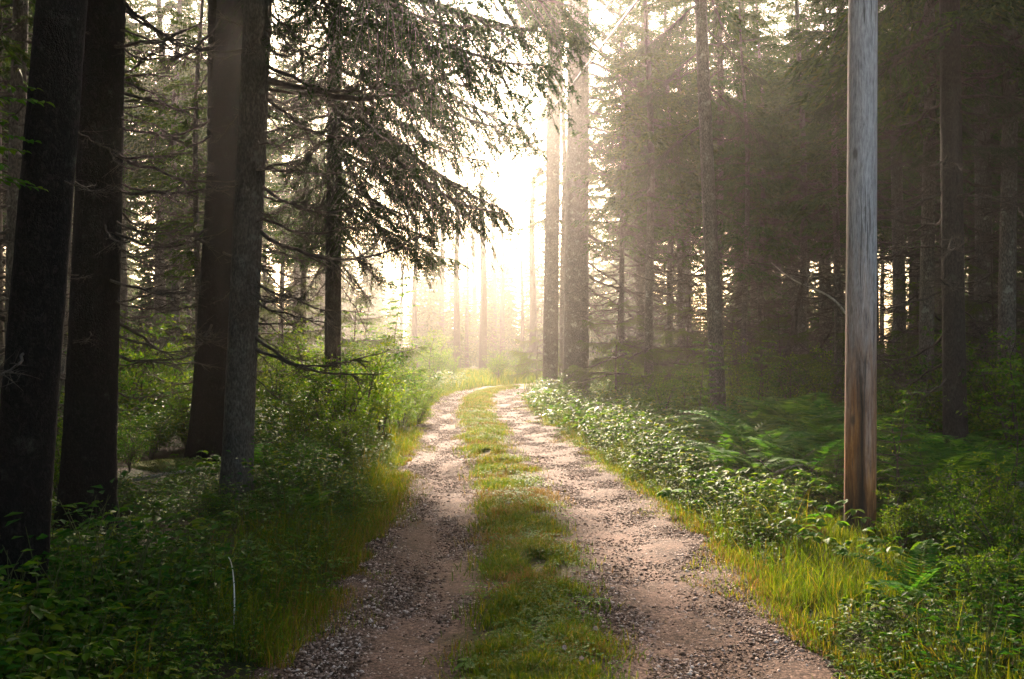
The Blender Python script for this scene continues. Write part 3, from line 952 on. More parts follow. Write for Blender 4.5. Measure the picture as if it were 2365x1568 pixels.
r3, g3, *_ = hero("spruce_tree", "leaning lichen-speckled spruce trunk among ferns between the pair and the pole", 1660, 19, 1618, 0, 36, M_BARK_GREY, 8, height=17, flare=.25, wtop=27)
high_crown(r3, g3, 9, 17, 2.3, 408)
for py0, px1, py1, dy in [(290, 1540, 310, -.2), (320, 1760, 330, .4), (420, 1780, 400, -.3), (520, 1560, 610, .3), (560, 1700, 575, -.4), (570, 1440, 560, .5), (600, 1780, 640, .2), (610, 1450, 630, -.3), (640, 1560, 650, .2), (660, 1760, 700, .3), (700, 1520, 760, .4), (740, 1740, 790, .1), (150, 1480, 170, .3), (215, 1740, 260, -.3), (100, 1750, 90, .4), (480, 1740, 520, .6), (780, 1560, 800, -.2)]:
    branch_px(r3, g3, py0, px1, py1, dy)
for py0, px1, py1, dy in [(60, 1760, 180, .3), (120, 1500, 220, .6), (10, 1480, 110, -.4), (200, 1780, 330, .7), (-40, 1700, 90, -.6), (290, 1480, 400, .8)]:
    branch_px(r3, g3, py0, px1, py1, dy, live=True)
r4, g4, *_ = hero("spruce_tree", "dark spruce trunk in the deep shade behind the fallen log right of the pole", 2205, 11.9, 2192, 0, 52, M_BARK, 9, flare=.25, wtop=44)
high_crown(r4, g4, 5.5, 16, 2.3, 409)
random_branches(r4, g4, 1.0, 6.0, 26, 1.1, 99)
random_branches(r4, g4, 3.6, 6.5, 12, 1.5, 98, live=True, slope=(-.25, .15))

# thinner trunks one can tell apart: picture x at the foot, distance, kind, size, label
SINGLES = [
    (458, 15, 4, .62, "thin black sapling trunk just left of the twin-stemmed spruce", 0),
    (405, 24, 2, .95, "slim grey trunk alone in the hazy gap left of the twin-stemmed spruce", 0),
    (700, 24, 4, .8, "thin dark spruce stem just behind the bare branches of the grey-barked trunk", 0),
    (1480, 34, 3, 1.0, "pale hazy trunk standing right of the massive trunk at the bend", 0),
    (1545, 30, 2, 1.0, "left one of two slim hazy trunks side by side in the right-hand wood", 0),
    (1570, 31, 4, 1.0, "right one of two slim hazy trunks side by side in the right-hand wood", 0),
    (1720, 23, 4, .75, "thin upright stem close behind the leaning lichened trunk", 0),
    (1757, 30, 4, 1.0, "slim trunk in brown haze between the lichened trunk and the pole", 0),
    (1852, 25, 2, .95, "dark trunk behind the leaning dead stem left of the pole", 0),
    (1935, 26, 2, 1.0, "dim trunk touching the left side of the utility pole", 0),
    (2075, 19, 0, .9, "shaded trunk just right of the utility pole behind the ferns", 0),
    (2140, 14.5, 2, .95, "shaded trunk between the utility pole and the dark trunk behind the log", 0),
    (2325, 13, 2, 1.0, "black trunk at the far right behind the leafy bushes", 0),
    (2268, 17, 3, 1.0, "tall trunk in black shade right of the trunk behind the log", 0),
    (1436, 26.5, 4, .9, "short-distance trunk rising behind the young spruce with drooping boughs", 0),
    (1300, 38, 0, 1.0, "hidden pale trunk filling the slit between the sunlit pair", 0),
]
for px, Y, k, sc, lab, tl in SINGLES:
    x = X(px, Y); occupied.append((x, Y))
    plant_tree(KINDS[k], x, Y, px * 1.7, sc, lab, None)
for px, Y, k, sc, lab in [(1055, 70, 0, 1.05, "hazy bare trunk left of the brightest one beyond the bend"), (1115, 66, 0, 1.1, "clearest bare trunk standing in bright mist beyond the bend"), (1078, 80, 1, 1.0, "faint thin stem between two bare trunks in the mist"), (1205, 72, 1, 1.0, "faint stem in the mist just left of the sunlit pair"), (958, 75, 0, .95, "faint misty trunk rising above the pale sapling left of the bend"), (1160, 86, 0, 1.0, "palest trunk far off in the middle of the bright gap"), (1020, 84, 0, 1.2, "very pale tall trunk between the two bare ones and the left shrubs"), (1140, 92, 0, 1.3, "ghostly tall trunk right of the clearest bare one"), (1230, 60, 0, 1.0, "misty trunk almost touching the sunlit pair on its left"), (1095, 98, 0, 1.3, "ghostly trunk left of the clearest bare one")]:
    x = X(px, Y); occupied.append((x, Y))
    plant_tree(SNAG[k], x, Y, px * 1.3, sc, lab, None, "bare_tree")

# the rest of the wood: nothing tells these apart
def fill(n, box, ok, dmin, label, group, kinds, seed, smin=.8, smax=1.1):
    r = np.random.default_rng(seed)
    made = 0; tries = 0
    while made < n and tries < 4000:
        tries += 1
        x = r.uniform(box[0], box[1]); y = r.uniform(box[2], box[3])
        px = CX + x / max(y, .1) * F
        if not ok(x, y, px) or not free(x, y, dmin): continue
        if abs(float(lat(np.array([x]), np.array([y]))[0])) < 2.9: continue
        occupied.append((x, y)); made += 1
        plant_tree(KINDS[kinds[int(r.integers(len(kinds)))]], x, y, r.uniform(0, 6.28), r.uniform(smin, smax), label, group)
fill(38, (3, 22, 19, 38), lambda x, y, px: px > 1400 + max(0, 30 - y) * 12, 2.0, "spruce with a bare lower trunk in the brown haze of the right-hand wood", "middle-distance spruces right of the road", [0, 1, 2, 3, 4], 1)
fill(34, (3, 42, 38, 66), lambda x, y, px: px > 1330 and px < 2600, 2.4, "far spruce closing the view deep in the right-hand wood", "far spruces right of the road", [0, 1, 2, 3], 2, .9, 1.2)
fill(16, (6.5, 16, 6, 20), lambda x, y, px: px > 2040, 2.0, "spruce lost in the black shade at the right edge of the view", "shaded spruces at the right edge", [0, 2, 4, 2], 3)
fill(17, (-24, -4.5, 22, 40), lambda x, y, px: px < 740 and px > -300 and not (600 < px < 740 and y < 34), 2.2, "hazy spruce behind the big trunks left of the road", "middle-distance spruces left of the road", [1, 3, 0, 2], 4)
fill(20, (-42, -6, 40, 66), lambda x, y, px: px < 830 and px > -200 and True, 2.6, "pale far spruce in the mist left of the road", "far spruces left of the road", [0, 1, 3], 5, .85, 1.1)
fill(12, (-15, -4.2, 6, 19), lambda x, y, px: px < 90, 2.0, "spruce hidden in black shade at the left edge of the view", "shaded spruces at the left edge", [0, 2, 4], 6)
for i, (x, y) in enumerate([(-3.5, .9), (-4.3, -2.6), (-3.7, -6.2)]):  # out of view, added to keep sky light off the left verge
    occupied.append((x, y))
    plant_tree(KINDS[5], x, y, 1.7 * i, 1.0, "unseen spruce added left of the viewer to block sky light", "added shade spruces left of the viewer")
fill(15, (-14, -3.3, -16, 4.4), lambda x, y, px: True, 2.3, "unseen spruce added left of the viewer to block sky light", "added shade spruces left of the viewer", [1, 3], 7)  # more unseen trees added against sky light from behind the camera

# leaning dead stems left of the pole
def leaning_stem(px0, py0, px1, py1, Y, w, label, mat=M_TWIG, dy=0.0):
    A = P3(px0, py0, Y); B = P3(px1, py1, Y + dy)
    t = empty("leaning_stem", (A.x, A.y, A.z))
    n = 14; k = np.linspace(-.03, 1, n)
    D = np.array(B - A)
    pts = k[:, None] * D + np.stack([.05 * np.sin(k * 5), .0 * k, .03 * np.sin(k * 7)], 1)
    mb = MB(); r0 = w / F * Y / 2
    tubes(mb, pts, r0 * (1 - .6 * np.clip(k, 0, 1)), 9, True)
    mb.build("trunk", mat, t, True)
    r = np.random.default_rng(int(px0))
    for i in range(7):
        kk = r.uniform(.3, .98); a = r.uniform(0, 6.28); L = r.uniform(.3, .9)
        A2 = Vector(kk * D); add_dead(t, A2, A2 + Vector((math.cos(a) * L, math.sin(a) * L, r.uniform(-.1, .5) * L)), None, r)
    tag(t, label, "dead tree")
leaning_stem(1790, 905, 1862, 640, 22, 20, "leaning dead stem tilted right among the trunks left of the pole")
leaning_stem(1800, 940, 1935, 745, 23, 13, "thin dead stem slanting steeply behind the leaning one left of the pole")
leaning_stem(1950, 720, 1790, 610, 12.5, 6, "bleached bare branch reaching out left of the utility pole", M_TWIG_PALE, .6)

# ------------------------------------------------------------------ utility pole and wires
def utility_pole(x, y, r0, h, label):
    t = empty("utility_pole", (x, y, H(x, y)))
    n = 60; z = np.linspace(-.3, h, n); sides = 40
    th = np.linspace(0, 2 * np.pi, sides, endpoint=False)
    rr = r0 * (1 - .022 * z)
    rg = np.random.default_rng(5)
    lob = 1 + .006 * np.sin(th * 4 + 1)[None] + .005 * np.sin(th * 9)[None] + rg.normal(0, .003, (n, sides))
    xx = .008 * z
    v = np.stack([xx[:, None] + rr[:, None] * lob * np.cos(th), rr[:, None] * lob * np.sin(th), np.repeat(z[:, None], sides, 1)], -1).reshape(-1, 3)
    i = np.arange(n * sides).reshape(n, sides)
    q = np.stack([i[:-1], np.roll(i, -1, 1)[:-1], np.roll(i, -1, 1)[1:], i[1:]], -1).reshape(-1, 4)
    tri = [(i[-1, 0], i[-1, k], i[-1, k + 1]) for k in range(1, sides - 1)]
    mb = MB(); mb.add(v, tri, q)
    mb.build("post", M_POLE, t, True)
    tag(t, label, "utility pole")
    return t
M_WIRE = plain_noise_mat("wire_sheath", (.05, .04, .035), (.12, .1, .08), 5, .45, 0, .5)
M_METAL = plain_noise_mat("galvanised_metal", (.25, .25, .25), (.4, .4, .4), 10, .5, .1, .5)
p1 = utility_pole(X(1984, 8.3), 8.3, .129, 8.2, "tall weathered grey wooden utility pole with a dark brown foot, right of the road")
p2 = utility_pole(-8.9, 80, .14, 8.2, "far pale utility pole lost in the mist left of the bend")
for p in (p1, p2):
    for z in (6.55, 7.05, 7.5):
        mb = MB()
        tubes(mb, [(-.10, 0, z), (-.2, 0, z), (-.21, 0, z + .01), (-.25, 0, z + .01), (-.27, 0, z + .01)], [.012, .012, .035, .035, .02], 8, True)
        mb.build("insulator", M_METAL, p, True)
for (z, zz, s, lab) in ((6.55, 6.6, .6, "lower slack wire running from the pole into the mist"), (7.05, 7.0, .55, "middle wire of three running from the pole over the road"), (7.5, 7.4, .5, "topmost of the three wires crossing above the road")):
    A = np.array(p1.location) + (-.26, 0, z); B = np.array(p2.location) + (-.26, 0, zz)
    k = np.linspace(0, 1, 60)[:, None]
    pts = A * (1 - k) + B * k; pts[:, 2] -= s * 4 * (k * (1 - k))[:, 0]
    mb = MB(); tubes(mb, pts, np.full(60, .018), 6)
    tag(mb.build("wire", M_WIRE, None, True), lab, "wire", "wires over the road")

# ------------------------------------------------------------------ far wood closing the view; unseen ring round the camera added to block sky
def far_woods():
    r = np.random.default_rng(77)
    protos = []
    for i in range(3):
        g = MB()
        z = .8
        while z < 15.5:
            k = z / 16
            L = 2.5 * (1 - k) ** .8 + .2
            a0 = r.uniform(0, 6.28)
            for j in range(5):
                n1 = 9
                tt = np.linspace(.2, 1, n1)
                az = a0 + j * 1.257 + r.normal(0, .2)
                b = np.stack([np.cos(az) * L * tt, np.sin(az) * L * tt, z - .3 * L * tt ** 1.5], 1)
                for sg in (-1, 1):
                    d = np.stack([np.cos(az + sg * .8) * np.ones(n1), np.sin(az + sg * .8) * np.ones(n1), -.45 + r.normal(0, .2, n1)], 1)
                    needles(g, b, d, L * .5 * (1.15 - tt), .26)
            z += r.uniform(.35, .6)
        t = np.linspace(0, 1, 4)
        tubes(g, np.stack([0 * t, 0 * t, -.3 + 15 * t], 1), .17 * (1 - t) + .02, 6)
        protos.append(g.arrays())
    pos = []
    for tries in range(300):
        y = r.uniform(74, 128); x = X(r.uniform(600, 1340), y)
        if len(pos) < 75 and not any((x - b[0]) ** 2 + (y - b[1]) ** 2 < 3 for b in pos): pos.append((x, y))
    for tries in range(9000):
        if len(pos) >= 470: break
        a = r.uniform(0, 6.283); rad = r.uniform(19, 125)
        x, y = rad * math.sin(a), rad * math.cos(a)
        px = CX + x / max(y, .01) * F
        if y > 0 and -450 < px < 2700:
            if y < 58: continue
            if 640 < px < 1330 and y < 78: continue
            
        if -34 < y <= 0 and abs(x) < 6: continue
        if abs(x) < 9 and y < 20: continue
        if 0 < x < 16 and -24 < y < 4: continue
        if any((x - b[0]) ** 2 + (y - b[1]) ** 2 < 7 for b in pos): continue
        pos.append((x, y))
    n_tall = len(pos)
    for tries in range(1500):      # young trees closing the view under the crowns
        if len(pos) - n_tall >= 190: break
        y = r.uniform(40, 66); px = r.uniform(1360, 2640) if r.uniform() < .62 else r.uniform(-250, 640)
        x = X(px, y)
        if not any((x - b[0]) ** 2 + (y - b[1]) ** 2 < 1.2 for b in pos[n_tall:]) and abs(float(lat(np.array([x]), np.array([y]))[0])) > 5: pos.append((x, y))
    pos = np.array(pos)
    mb = MB()
    pz = np.concatenate([pos, ground_h(pos[:, 0], pos[:, 1])[:, None]], 1)
    wh = r.integers(0, 3, len(pos))
    ppx = CX + pos[:, 0] / np.maximum(pos[:, 1], .01) * F
    low = np.where((pos[:, 1] > 0) & (ppx > 600) & (ppx < 1330), r.uniform(.38, .8, len(pos)), 1)
    low = np.where(np.arange(len(pos)) >= n_tall, r.uniform(.2, .42, len(pos)), low)
    for i in range(3):
        s = wh == i
        bake(mb, protos[i], pz[s], r.uniform(0, 6.28, s.sum()), r.uniform(.85, 1.25, s.sum()) * low[s])
    tag(mb.build("far_woods", M_NEEDLE), "dark far-off spruce wood closing the view, with an unseen ring added to block sky light", "woods", kind="stuff")
far_woods()

# ------------------------------------------------------------------ gravel, grass, low leaves
def stones():
    r = np.random.default_rng(21)
    n = 340000
    y = 3.6 + 34 * r.uniform(0, 1, n) ** 2.1
    u = r.uniform(-1.45, 1.75, n)
    au = np.abs(u + .22 * smooth_noise(u * 0 + u, y, 2.2, 4))
    p = .3 + .84 * np.exp(-((au - .47) / .16) ** 2) + .9 * np.exp(-((au - np.where(u > 0, 1.3, 1.1)) / .22) ** 2)
    p *= np.where(au < .3, .25, 1) * (.65 + .5 * (smooth_noise(u, y, 3.5, 6) > -.2))
    keep = r.uniform(0, 1.1, n) < p
    u, y = u[keep], y[keep]
    cxr = np.interp(y, road[:, 1], road[:, 0])
    x = cxr + u
    m = len(x)
    size = np.exp(r.normal(math.log(.006), .4, m)) * (1 + .035 * (y - 4))
    size = np.clip(size, .003, .024) * np.where(r.uniform(0, 1, m) < .004, 1.7, 1)
    z = surf(x, y) + size * .05
    base = np.array([[1, 0, 0], [-.2, 1, 0], [-1, .1, 0], [.15, -1, 0], [0, .1, .62], [0, 0, -.5]])
    v = base[None] * (1 + r.normal(0, .28, (m, 6, 3)))
    a = r.uniform(0, 6.28, m); c, s = np.cos(a)[:, None], np.sin(a)[:, None]
    st = r.uniform(.65, 1.5, m)[:, None]
    X_ = v[..., 0] * st; Y_ = v[..., 1]
    V = np.stack([(X_ * c - Y_ * s), (X_ * s + Y_ * c), v[..., 2]], -1) * size[:, None, None] + np.stack([x, y, z], -1)[:, None]
    f = np.array([[0, 1, 4], [1, 2, 4], [2, 3, 4], [3, 0, 4], [1, 0, 5], [2, 1, 5], [3, 2, 5], [0, 3, 5]])
    mb = MB(); mb.add(V, (f[None] + (np.arange(m) * 6)[:, None, None]).reshape(-1, 3))
    tag(mb.build("gravel", M_STONE), "loose brown and pinkish gravel strewn over the two wheel tracks", "gravel", kind="stuff")
stones()

def blades(mb, x, y, h, w, r, lean=.45, l=None):
    n = len(x)
    z = surf(x, y, l) - .01
    a = r.uniform(0, 6.28, n)
    b = np.stack([x, y, z], 1)
    ld = r.uniform(0, 6.28, n)
    lv = np.stack([np.cos(ld), np.sin(ld), 0 * ld], 1) * (np.abs(r.normal(0, lean, n)) * h)[:, None]
    s = np.stack([np.cos(a), np.sin(a), 0 * a], 1) * (w * .5)[:, None]
    up = np.array([0, 0, 1.])
    m1 = b + lv * .22 + up * (h * .5)[:, None]
    m2 = b + lv * .6 + up * (h * .83)[:, None]
    tip = b + lv * 1.1 + up * (h * np.clip(1 - .25 * np.linalg.norm(lv, axis=1) / np.maximum(h, .01), .5, 1))[:, None]
    v = np.stack([b - s, b + s, m1 - s * .85, m1 + s * .85, m2 - s * .5, m2 + s * .5, tip], 1).reshape(-1, 3)
    o = np.arange(n)[:, None] * 7
    mb.add(v, np.concatenate([o + [[4, 5, 6]]]), np.concatenate([o + [[0, 1, 3, 2]], o + [[2, 3, 5, 4]]]))

def grasses():
    r = np.random.default_rng(31)
    g, d = MB(), MB()
    # strip between the wheel tracks
    n = 170000
    y = 3.6 + 36 * r.uniform(0, 1, n) ** 1.9
    u = r.normal(0, .17, n)
    wob = .07 * smooth_noise(y * 0, y, 1.3, 40) + .06 * smooth_noise(y * 0 + np.sign(u) * 9, y, 5, 46) + .04 * smooth_noise(y * 0 + np.sign(u) * 5, y, 13, 47)
    u = u + wob
    x = np.interp(y, road[:, 1], road[:, 0]) + u
    cl = smooth_noise(x, y, 5.5, 41) + .6 * smooth_noise(x, y, 14, 42)
    bare = np.exp(-((y - 14.2) / 2.0) ** 2) * .8
    keep = (cl + r.normal(0, .5, n) - bare > -.75 + 1.1 * np.clip(np.abs(u - wob) - .22, 0, 1)) & (np.abs(u) < .6)
    x, y, u, cl = x[keep], y[keep], u[keep], cl[keep]
    dry = (smooth_noise(x, y, 4.5, 43) * .8 + r.normal(0, .7, len(x)) + .9 * np.exp(-((y - 10.3) / 1.1) ** 2) - .75 * (y < 6.2)) > .45
    h = r.uniform(.02, .085, len(x)) * (1 + .5 * np.clip(cl, 0, 1))
    w = r.uniform(.0035, .0065, len(x)) * (1 + .045 * (y - 4))
    blades(g, x[~dry], y[~dry], h[~dry], w[~dry], r, .8, u[~dry])
    blades(d, x[dry], y[dry], h[dry] * .9, w[dry], r, 1.0, u[dry])
    # verges
    for side, n in ((-1, 95000), (1, 120000)):
        y = 3.2 + 44 * r.uniform(0, 1, n) ** 1.8
        off = .98 + (.27 if side > 0 else .04) + np.abs(r.normal(0, .45, n)) + .16 * smooth_noise(y, y * 0, 2.4, 58 + side) + .08 * smooth_noise(y, y * 0, 7, 59 + side)
        i = np.searchsorted(road[:, 1], np.minimum(y, 47))
        i = np.clip(i, 0, len(road) - 1)
        x = road[i, 0] + road_T[i, 1] * side * off; yy = road[i, 1] - road_T[i, 0] * side * off + (y - road[i, 1])
        cl = smooth_noise(x, yy, 3.2, 51 + side) + .5 * smooth_noise(x, yy, 9, 55 + side)
        keep = (cl > -.75 + .5 * (off > 1.6)) & (r.uniform(0, 1, n) < .25 + .75 * sstep(.98, 1.3, off - (.27 if side > 0 else .04)))
        x, yy, off, cl = x[keep], yy[keep], off[keep], cl[keep]
        l = side * off
        edge = sstep(1.0, 1.75, off - (.27 if side > 0 else .04))
        tall = r.uniform(0, 1, len(x)) < .06
        h = np.where(tall, 1.8, 1) * (.03 + (.17 if side > 0 else .2) * edge) * r.uniform(.35, 1.35, len(x)) * (1 + .3 * np.clip(cl, 0, 1))
        w = r.uniform(.0028, .0055, len(x)) * (1 + .05 * (yy - 4))
        dry = r.uniform(0, 1, len(x)) < np.clip(.5 - edge * .62 + .25 * smooth_noise(x, yy, 1.6, 60), .05, .85)
        blades(g, x[~dry], yy[~dry], h[~dry], w[~dry], r, .55, l[~dry])
        blades(d, x[dry], yy[dry], h[dry] * .8, w[dry], r, .6, l[dry])
    # thin grass round the pole foot
    n = 9000
    y = r.uniform(6.2, 8.9, n); x = X(r.uniform(1780, 2200, n), y)
    blades(g, x, y, r.uniform(.05, .19, n), r.uniform(.003, .006, n), r, .6)
    # bank beyond the bend
    n = 26000
    x = r.uniform(-9, 9, n); y = r.uniform(36, 60, n)
    l = lat(x, y)
    k = np.abs(l) > 1.1
    blades(g, x[k], y[k], r.uniform(.12, .5, k.sum()), r.uniform(.02, .03, k.sum()), r, .4, l[k])
    tag(g.build("grass", M_GRASS), "green grass of the middle strip and both verges", "grass", kind="stuff")
    tag(d.build("dry_grass", M_DRY), "yellow and rusty dry grass edging the wheel tracks", "grass", kind="stuff")
grasses()

def clover():
    r = np.random.default_rng(35)
    n = 21000
    y = 3.6 + 22 * r.uniform(0, 1, n) ** 1.9
    u = r.normal(0, .2, n)
    x = np.interp(y, road[:, 1], road[:, 0]) + u
    cl = smooth_noise(x, y, 4.2, 44) + .6 * smooth_noise(x, y, 12, 45)
    k = (cl + r.normal(0, .4, n) > .1) & (np.abs(u) < .45) & (np.abs(y - 14.5) > 2)
    x, y = x[k], y[k]
    m = len(x)
    z = surf(x, y) + r.uniform(.012, .06, m)
    mb = MB()
    a0 = r.uniform(0, 6.28, m)
    for j in range(3):
        a = a0 + j * 2.094
        d = np.stack([np.cos(a), np.sin(a), r.uniform(-.1, .35, m)], 1)
        nn = np.stack([r.normal(0, .25, m), r.normal(0, .25, m), np.ones(m)], 1)
        s = r.uniform(.010, .02, m) * (1 + .03 * (y - 4))
        leaf4(mb, np.stack([x, y, z], 1), d, nn, s, s * .9, .1)
    tag(mb.build("clover", M_CLOVER), "low clover leaves among the grass between the wheel tracks", "clover", kind="stuff")
clover()

# ------------------------------------------------------------------ plant models
def herb_proto(seed, nst=5, lf=3, h=.34, ll=.075, spread=.17):
    """an upright herb: long-stalked leaves of three to five leaflets held flat"""
    r = np.random.default_rng(seed)
    lv, st = MB(), MB()
    for i in range(nst):
        a = i * 6.283 / nst + r.normal(0, .4); hh = h * r.uniform(.55, 1.1); sp = spread * r.uniform(.6, 1.3)
        k = np.linspace(0, 1, 5)
        p = np.stack([np.cos(a) * sp * k ** 1.6, np.sin(a) * sp * k ** 1.6, hh * k ** .9], 1)
        tubes(st, p, .0028 * (1 - .5 * k), 3)
        n = lf
        aa = a + np.linspace(-1.15, 1.15, n) * (1 if n > 3 else 1.05)
        d = np.stack([np.cos(aa), np.sin(aa), r.normal(-.02, .12, n)], 1)
        nn = np.stack([r.normal(.0, .22, n), r.normal(0, .22, n), np.ones(n)], 1)
        leaf8(lv, np.repeat(p[-1:], n, 0), d, nn, ll * r.uniform(.8, 1.2, n), ll * .62, .2)
    return lv, st

def shrublet_proto(seed, n=30, h=.4, ll=.035, stems=3, fan=.2):
    r = np.random.default_rng(seed)
    lv, st = MB(), MB()
    for i in range(stems):
        a = r.uniform(0, 6.28); hh = h * r.uniform(.6, 1.1); sp = fan * r.uniform(.3, 1.2)
        k = np.linspace(0, 1, 6)
        p = np.stack([np.cos(a) * sp * k ** 1.3, np.sin(a) * sp * k ** 1.3, hh * k], 1)
        tubes(st, p, .003 * (1 - .7 * k), 3)
        m = n // stems
        kk = r.uniform(.2, 1, m)
        b = np.stack([np.interp(kk, k, p[:, c]) for c in range(3)], 1)
        aa = r.uniform(0, 6.28, m)
        off = r.uniform(0, .09, m)[:, None] * h / .4
        d = np.stack([np.cos(aa), np.sin(aa), r.uniform(-.2, .6, m)], 1)
        leaf4(lv, b + d * off, d, np.stack([r.normal(0, .4, m), r.normal(0, .4, m), np.ones(m)], 1), ll * r.uniform(.7, 1.3, m), ll * .55, .15)
    return lv, st

def whorl_proto(seed, h=.14, ll=.06, n=6):
    r = np.random.default_rng(seed)
    lv, st = MB(), MB()
    k = np.linspace(0, 1, 3)
    tubes(st, np.stack([0 * k, 0 * k, h * k], 1), 0 * k + .002, 3)
    a = np.arange(n) * 6.283 / n + r.normal(0, .15, n)
    d = np.stack([np.cos(a), np.sin(a), r.normal(.05, .12, n)], 1)
    leaf8(lv, np.tile([[0, 0, h]], (n, 1)), d, np.tile([[0, 0, 1.]], (n, 1)) + r.normal(0, .15, (n, 3)), ll * r.uniform(.8, 1.15, n), ll * .55, .25)
    return lv, st

def scatter(n, seed, ylo, yhi, pw, latlo, latspan, side, latpow=1.0):
    r = np.random.default_rng(seed)
    y = ylo + (yhi - ylo) * r.uniform(0, 1, n) ** pw
    off = latlo + latspan * r.uniform(0, 1, n) ** latpow
    i = np.clip(np.searchsorted(road[:, 1], np.minimum(y, 40)), 0, len(road) - 1)
    x = road[i, 0] + side * off
    return x, y, off, r

M_STEM = plain_noise_mat("green_stems", (.04, .06, .015), (.1, .1, .03), 20, .6, .1)
HERB = [herb_proto(500 + i, 6 + i % 2, 3 if i < 3 else 5, .33, .056, .16) for i in range(5)]
SHRUBLET = [shrublet_proto(520 + i, 33, .42, .04, 3) for i in range(4)]
WHORL = [whorl_proto(540 + i) for i in range(3)]

def undergrowth():
    for nm, protos, mat, lab, cfg in (
        ("herb_undergrowth", HERB, M_HERB, "dense three-leaved herbs covering both verges", [(2600, 1, 3.2, 14, 1.3, 1.35, 3.4, -1), (4200, 2, 3.2, 14, 1.3, 1.5, 3.8, 1), (1900, 3, 14, 40, 1.2, 1.3, 6, -1), (2600, 4, 14, 38, 1.2, 1.25, 8, 1)]),
        ("shrublet_undergrowth", SHRUBLET, M_BERRY, "knee-high small-leaved shrublets under the trees", [(3000, 11, 3.2, 15, 1.3, 1.5, 4.5, -1), (2600, 12, 3.2, 15, 1.3, 1.7, 5, 1), (2600, 13, 15, 42, 1.3, 1.4, 9, -1), (2600, 14, 15, 40, 1.3, 1.5, 10, 1)]),
        ("bunchberry_carpet", WHORL, M_HERB, "low whorled leaves carpeting the ground under the taller herbs", [(3600, 21, 3.2, 16, 1.4, 1.2, 3, -1), (3800, 22, 3.2, 18, 1.4, 1.2, 3.4, 1)])):
        lv, st = MB(), MB()
        for (n, sd, ylo, yhi, pw, l0, ls, side) in cfg:
            x, y, off, r = scatter(n, sd, ylo, yhi, pw, l0, ls, side, 1.15)
            cl = smooth_noise(x, y, 1.4, 90 + sd) + .5 * smooth_noise(x, y, 4, 91 + sd)
            k = cl > -.55
            # bare needle litter under the large left trunks
            k &= ~((((x + 4.1) / 1.7) ** 2 + ((y - 12.9) / 1.5) ** 2) < 1)
            x, y, off, cl = x[k], y[k], off[k], cl[k]
            pos = np.stack([x, y, ground_h(x, y) - .01], 1)
            edge = .32 + .68 * sstep(1.2, 2.3, off)
            sc = edge * r.uniform(.65, 1.35, len(x)) * (1 + .2 * np.clip(cl, -1, 1))
            if ylo >= 14: sc *= 1.2
            if "shrublet" in nm and side == -1: sc *= 1.15
            if side == 1 and ylo < 14: sc *= np.where((off > 2.2) & (y > 8.9), .62, .9)
            if side == -1 and ylo < 14:
                ppx = CX + x / y * F
                sc *= np.where((ppx < 650) & (y > 6.5) & (y < 12.5), .55, 1)
            if side == 1 and ylo < 14:
                ppx = CX + x / y * F
                sc *= np.where((np.abs(ppx - 1970) < 150) & (y > 5.6) & (y < 9.2), .38, 1)
                sc *= np.where((np.abs(ppx - 1985) < 105) & (y > 6.9) & (y < 8.9), .45, 1)
            rz = r.uniform(0, 6.28, len(x)); tl = r.normal(0, .14, (len(x), 2))
            w = r.integers(0, len(protos), len(x))
            for j, (L_, S_) in enumerate(protos):
                s = w == j
                bake(lv, L_.arrays(), pos[s], rz[s], sc[s], tl[s]); 
                if ylo < 14: bake(st, S_.arrays(), pos[s], rz[s], sc[s], tl[s])
        o = lv.build(nm, mat); tag(o, lab, "undergrowth", kind="stuff")
        tag(st.build("undergrowth_stems", M_STEM), "thin stems of the verge plants", "undergrowth", kind="stuff")
undergrowth()

# ------------------------------------------------------------------ ferns
def frond_mesh(seed, L=.85):
    r = np.random.default_rng(seed)
    lv = MB()
    k = np.linspace(0, 1, 12)
    ax = np.stack([L * (.32 * k + .5 * k ** 2.0), .03 * np.sin(k * 3 + seed), L * (.95 * k - .5 * k ** 2.6)], 1)
    tubes(lv, ax, .004 * (1 - .8 * k) + .0008, 4)
    n = 24
    kk = np.linspace(.16, .99, n)
    b = np.stack([np.interp(kk, k, ax[:, c]) for c in range(3)], 1)
    T = nrm(np.stack([np.interp(kk, k, np.gradient(ax[:, c])) for c in range(3)], 1))
    for sg in (-1, 1):
        prof = np.sin(np.clip((kk - .1) / .9, 0, 1) ** .65 * np.pi) ** .8 * .21 * L + .01
        d = nrm(np.array([[0, sg, 0]]) + T * .42 + r.normal(0, .05, (n, 3)) + np.array([[0, 0, -.12]]))
        up = nrm(np.cross(T, np.array([[0, 1., 0]])) * -1)
        leaf4(lv, b, d + np.array([0, 0, -.15]), up, prof, .026 * L + .05 * prof, .1)
    return lv.mesh("frond", M_FERN)
FROND = [frond_mesh(600 + i) for i in range(3)]

def make_fern(seed, nf=8):
    r = np.random.default_rng(seed)
    t = empty("fern", (0, 0, 0))
    for i in range(nf):
        o = link("frond", FROND[int(r.integers(3))], t)
        a = i * 6.283 / nf + r.normal(0, .25); s = r.uniform(.7, 1.15)
        o.rotation_euler = (0, r.normal(-.05, .18), a); o.scale = (s, s, s)
    return t
FERN = [make_fern(610 + i, 7 + i) for i in range(3)]
_fern_used = [False] * 3
def place(protos, used, j, x, y, rz, sc, label, cat, group, dz=-.02):
    o = protos[j] if not used[j] else copy_tree(protos[j])
    used[j] = True
    o.location = (x, y, H(x, y) + dz); o.rotation_euler = (0, 0, rz); o.scale = (sc, sc, sc)
    tag(o, label, cat, group)
    return o

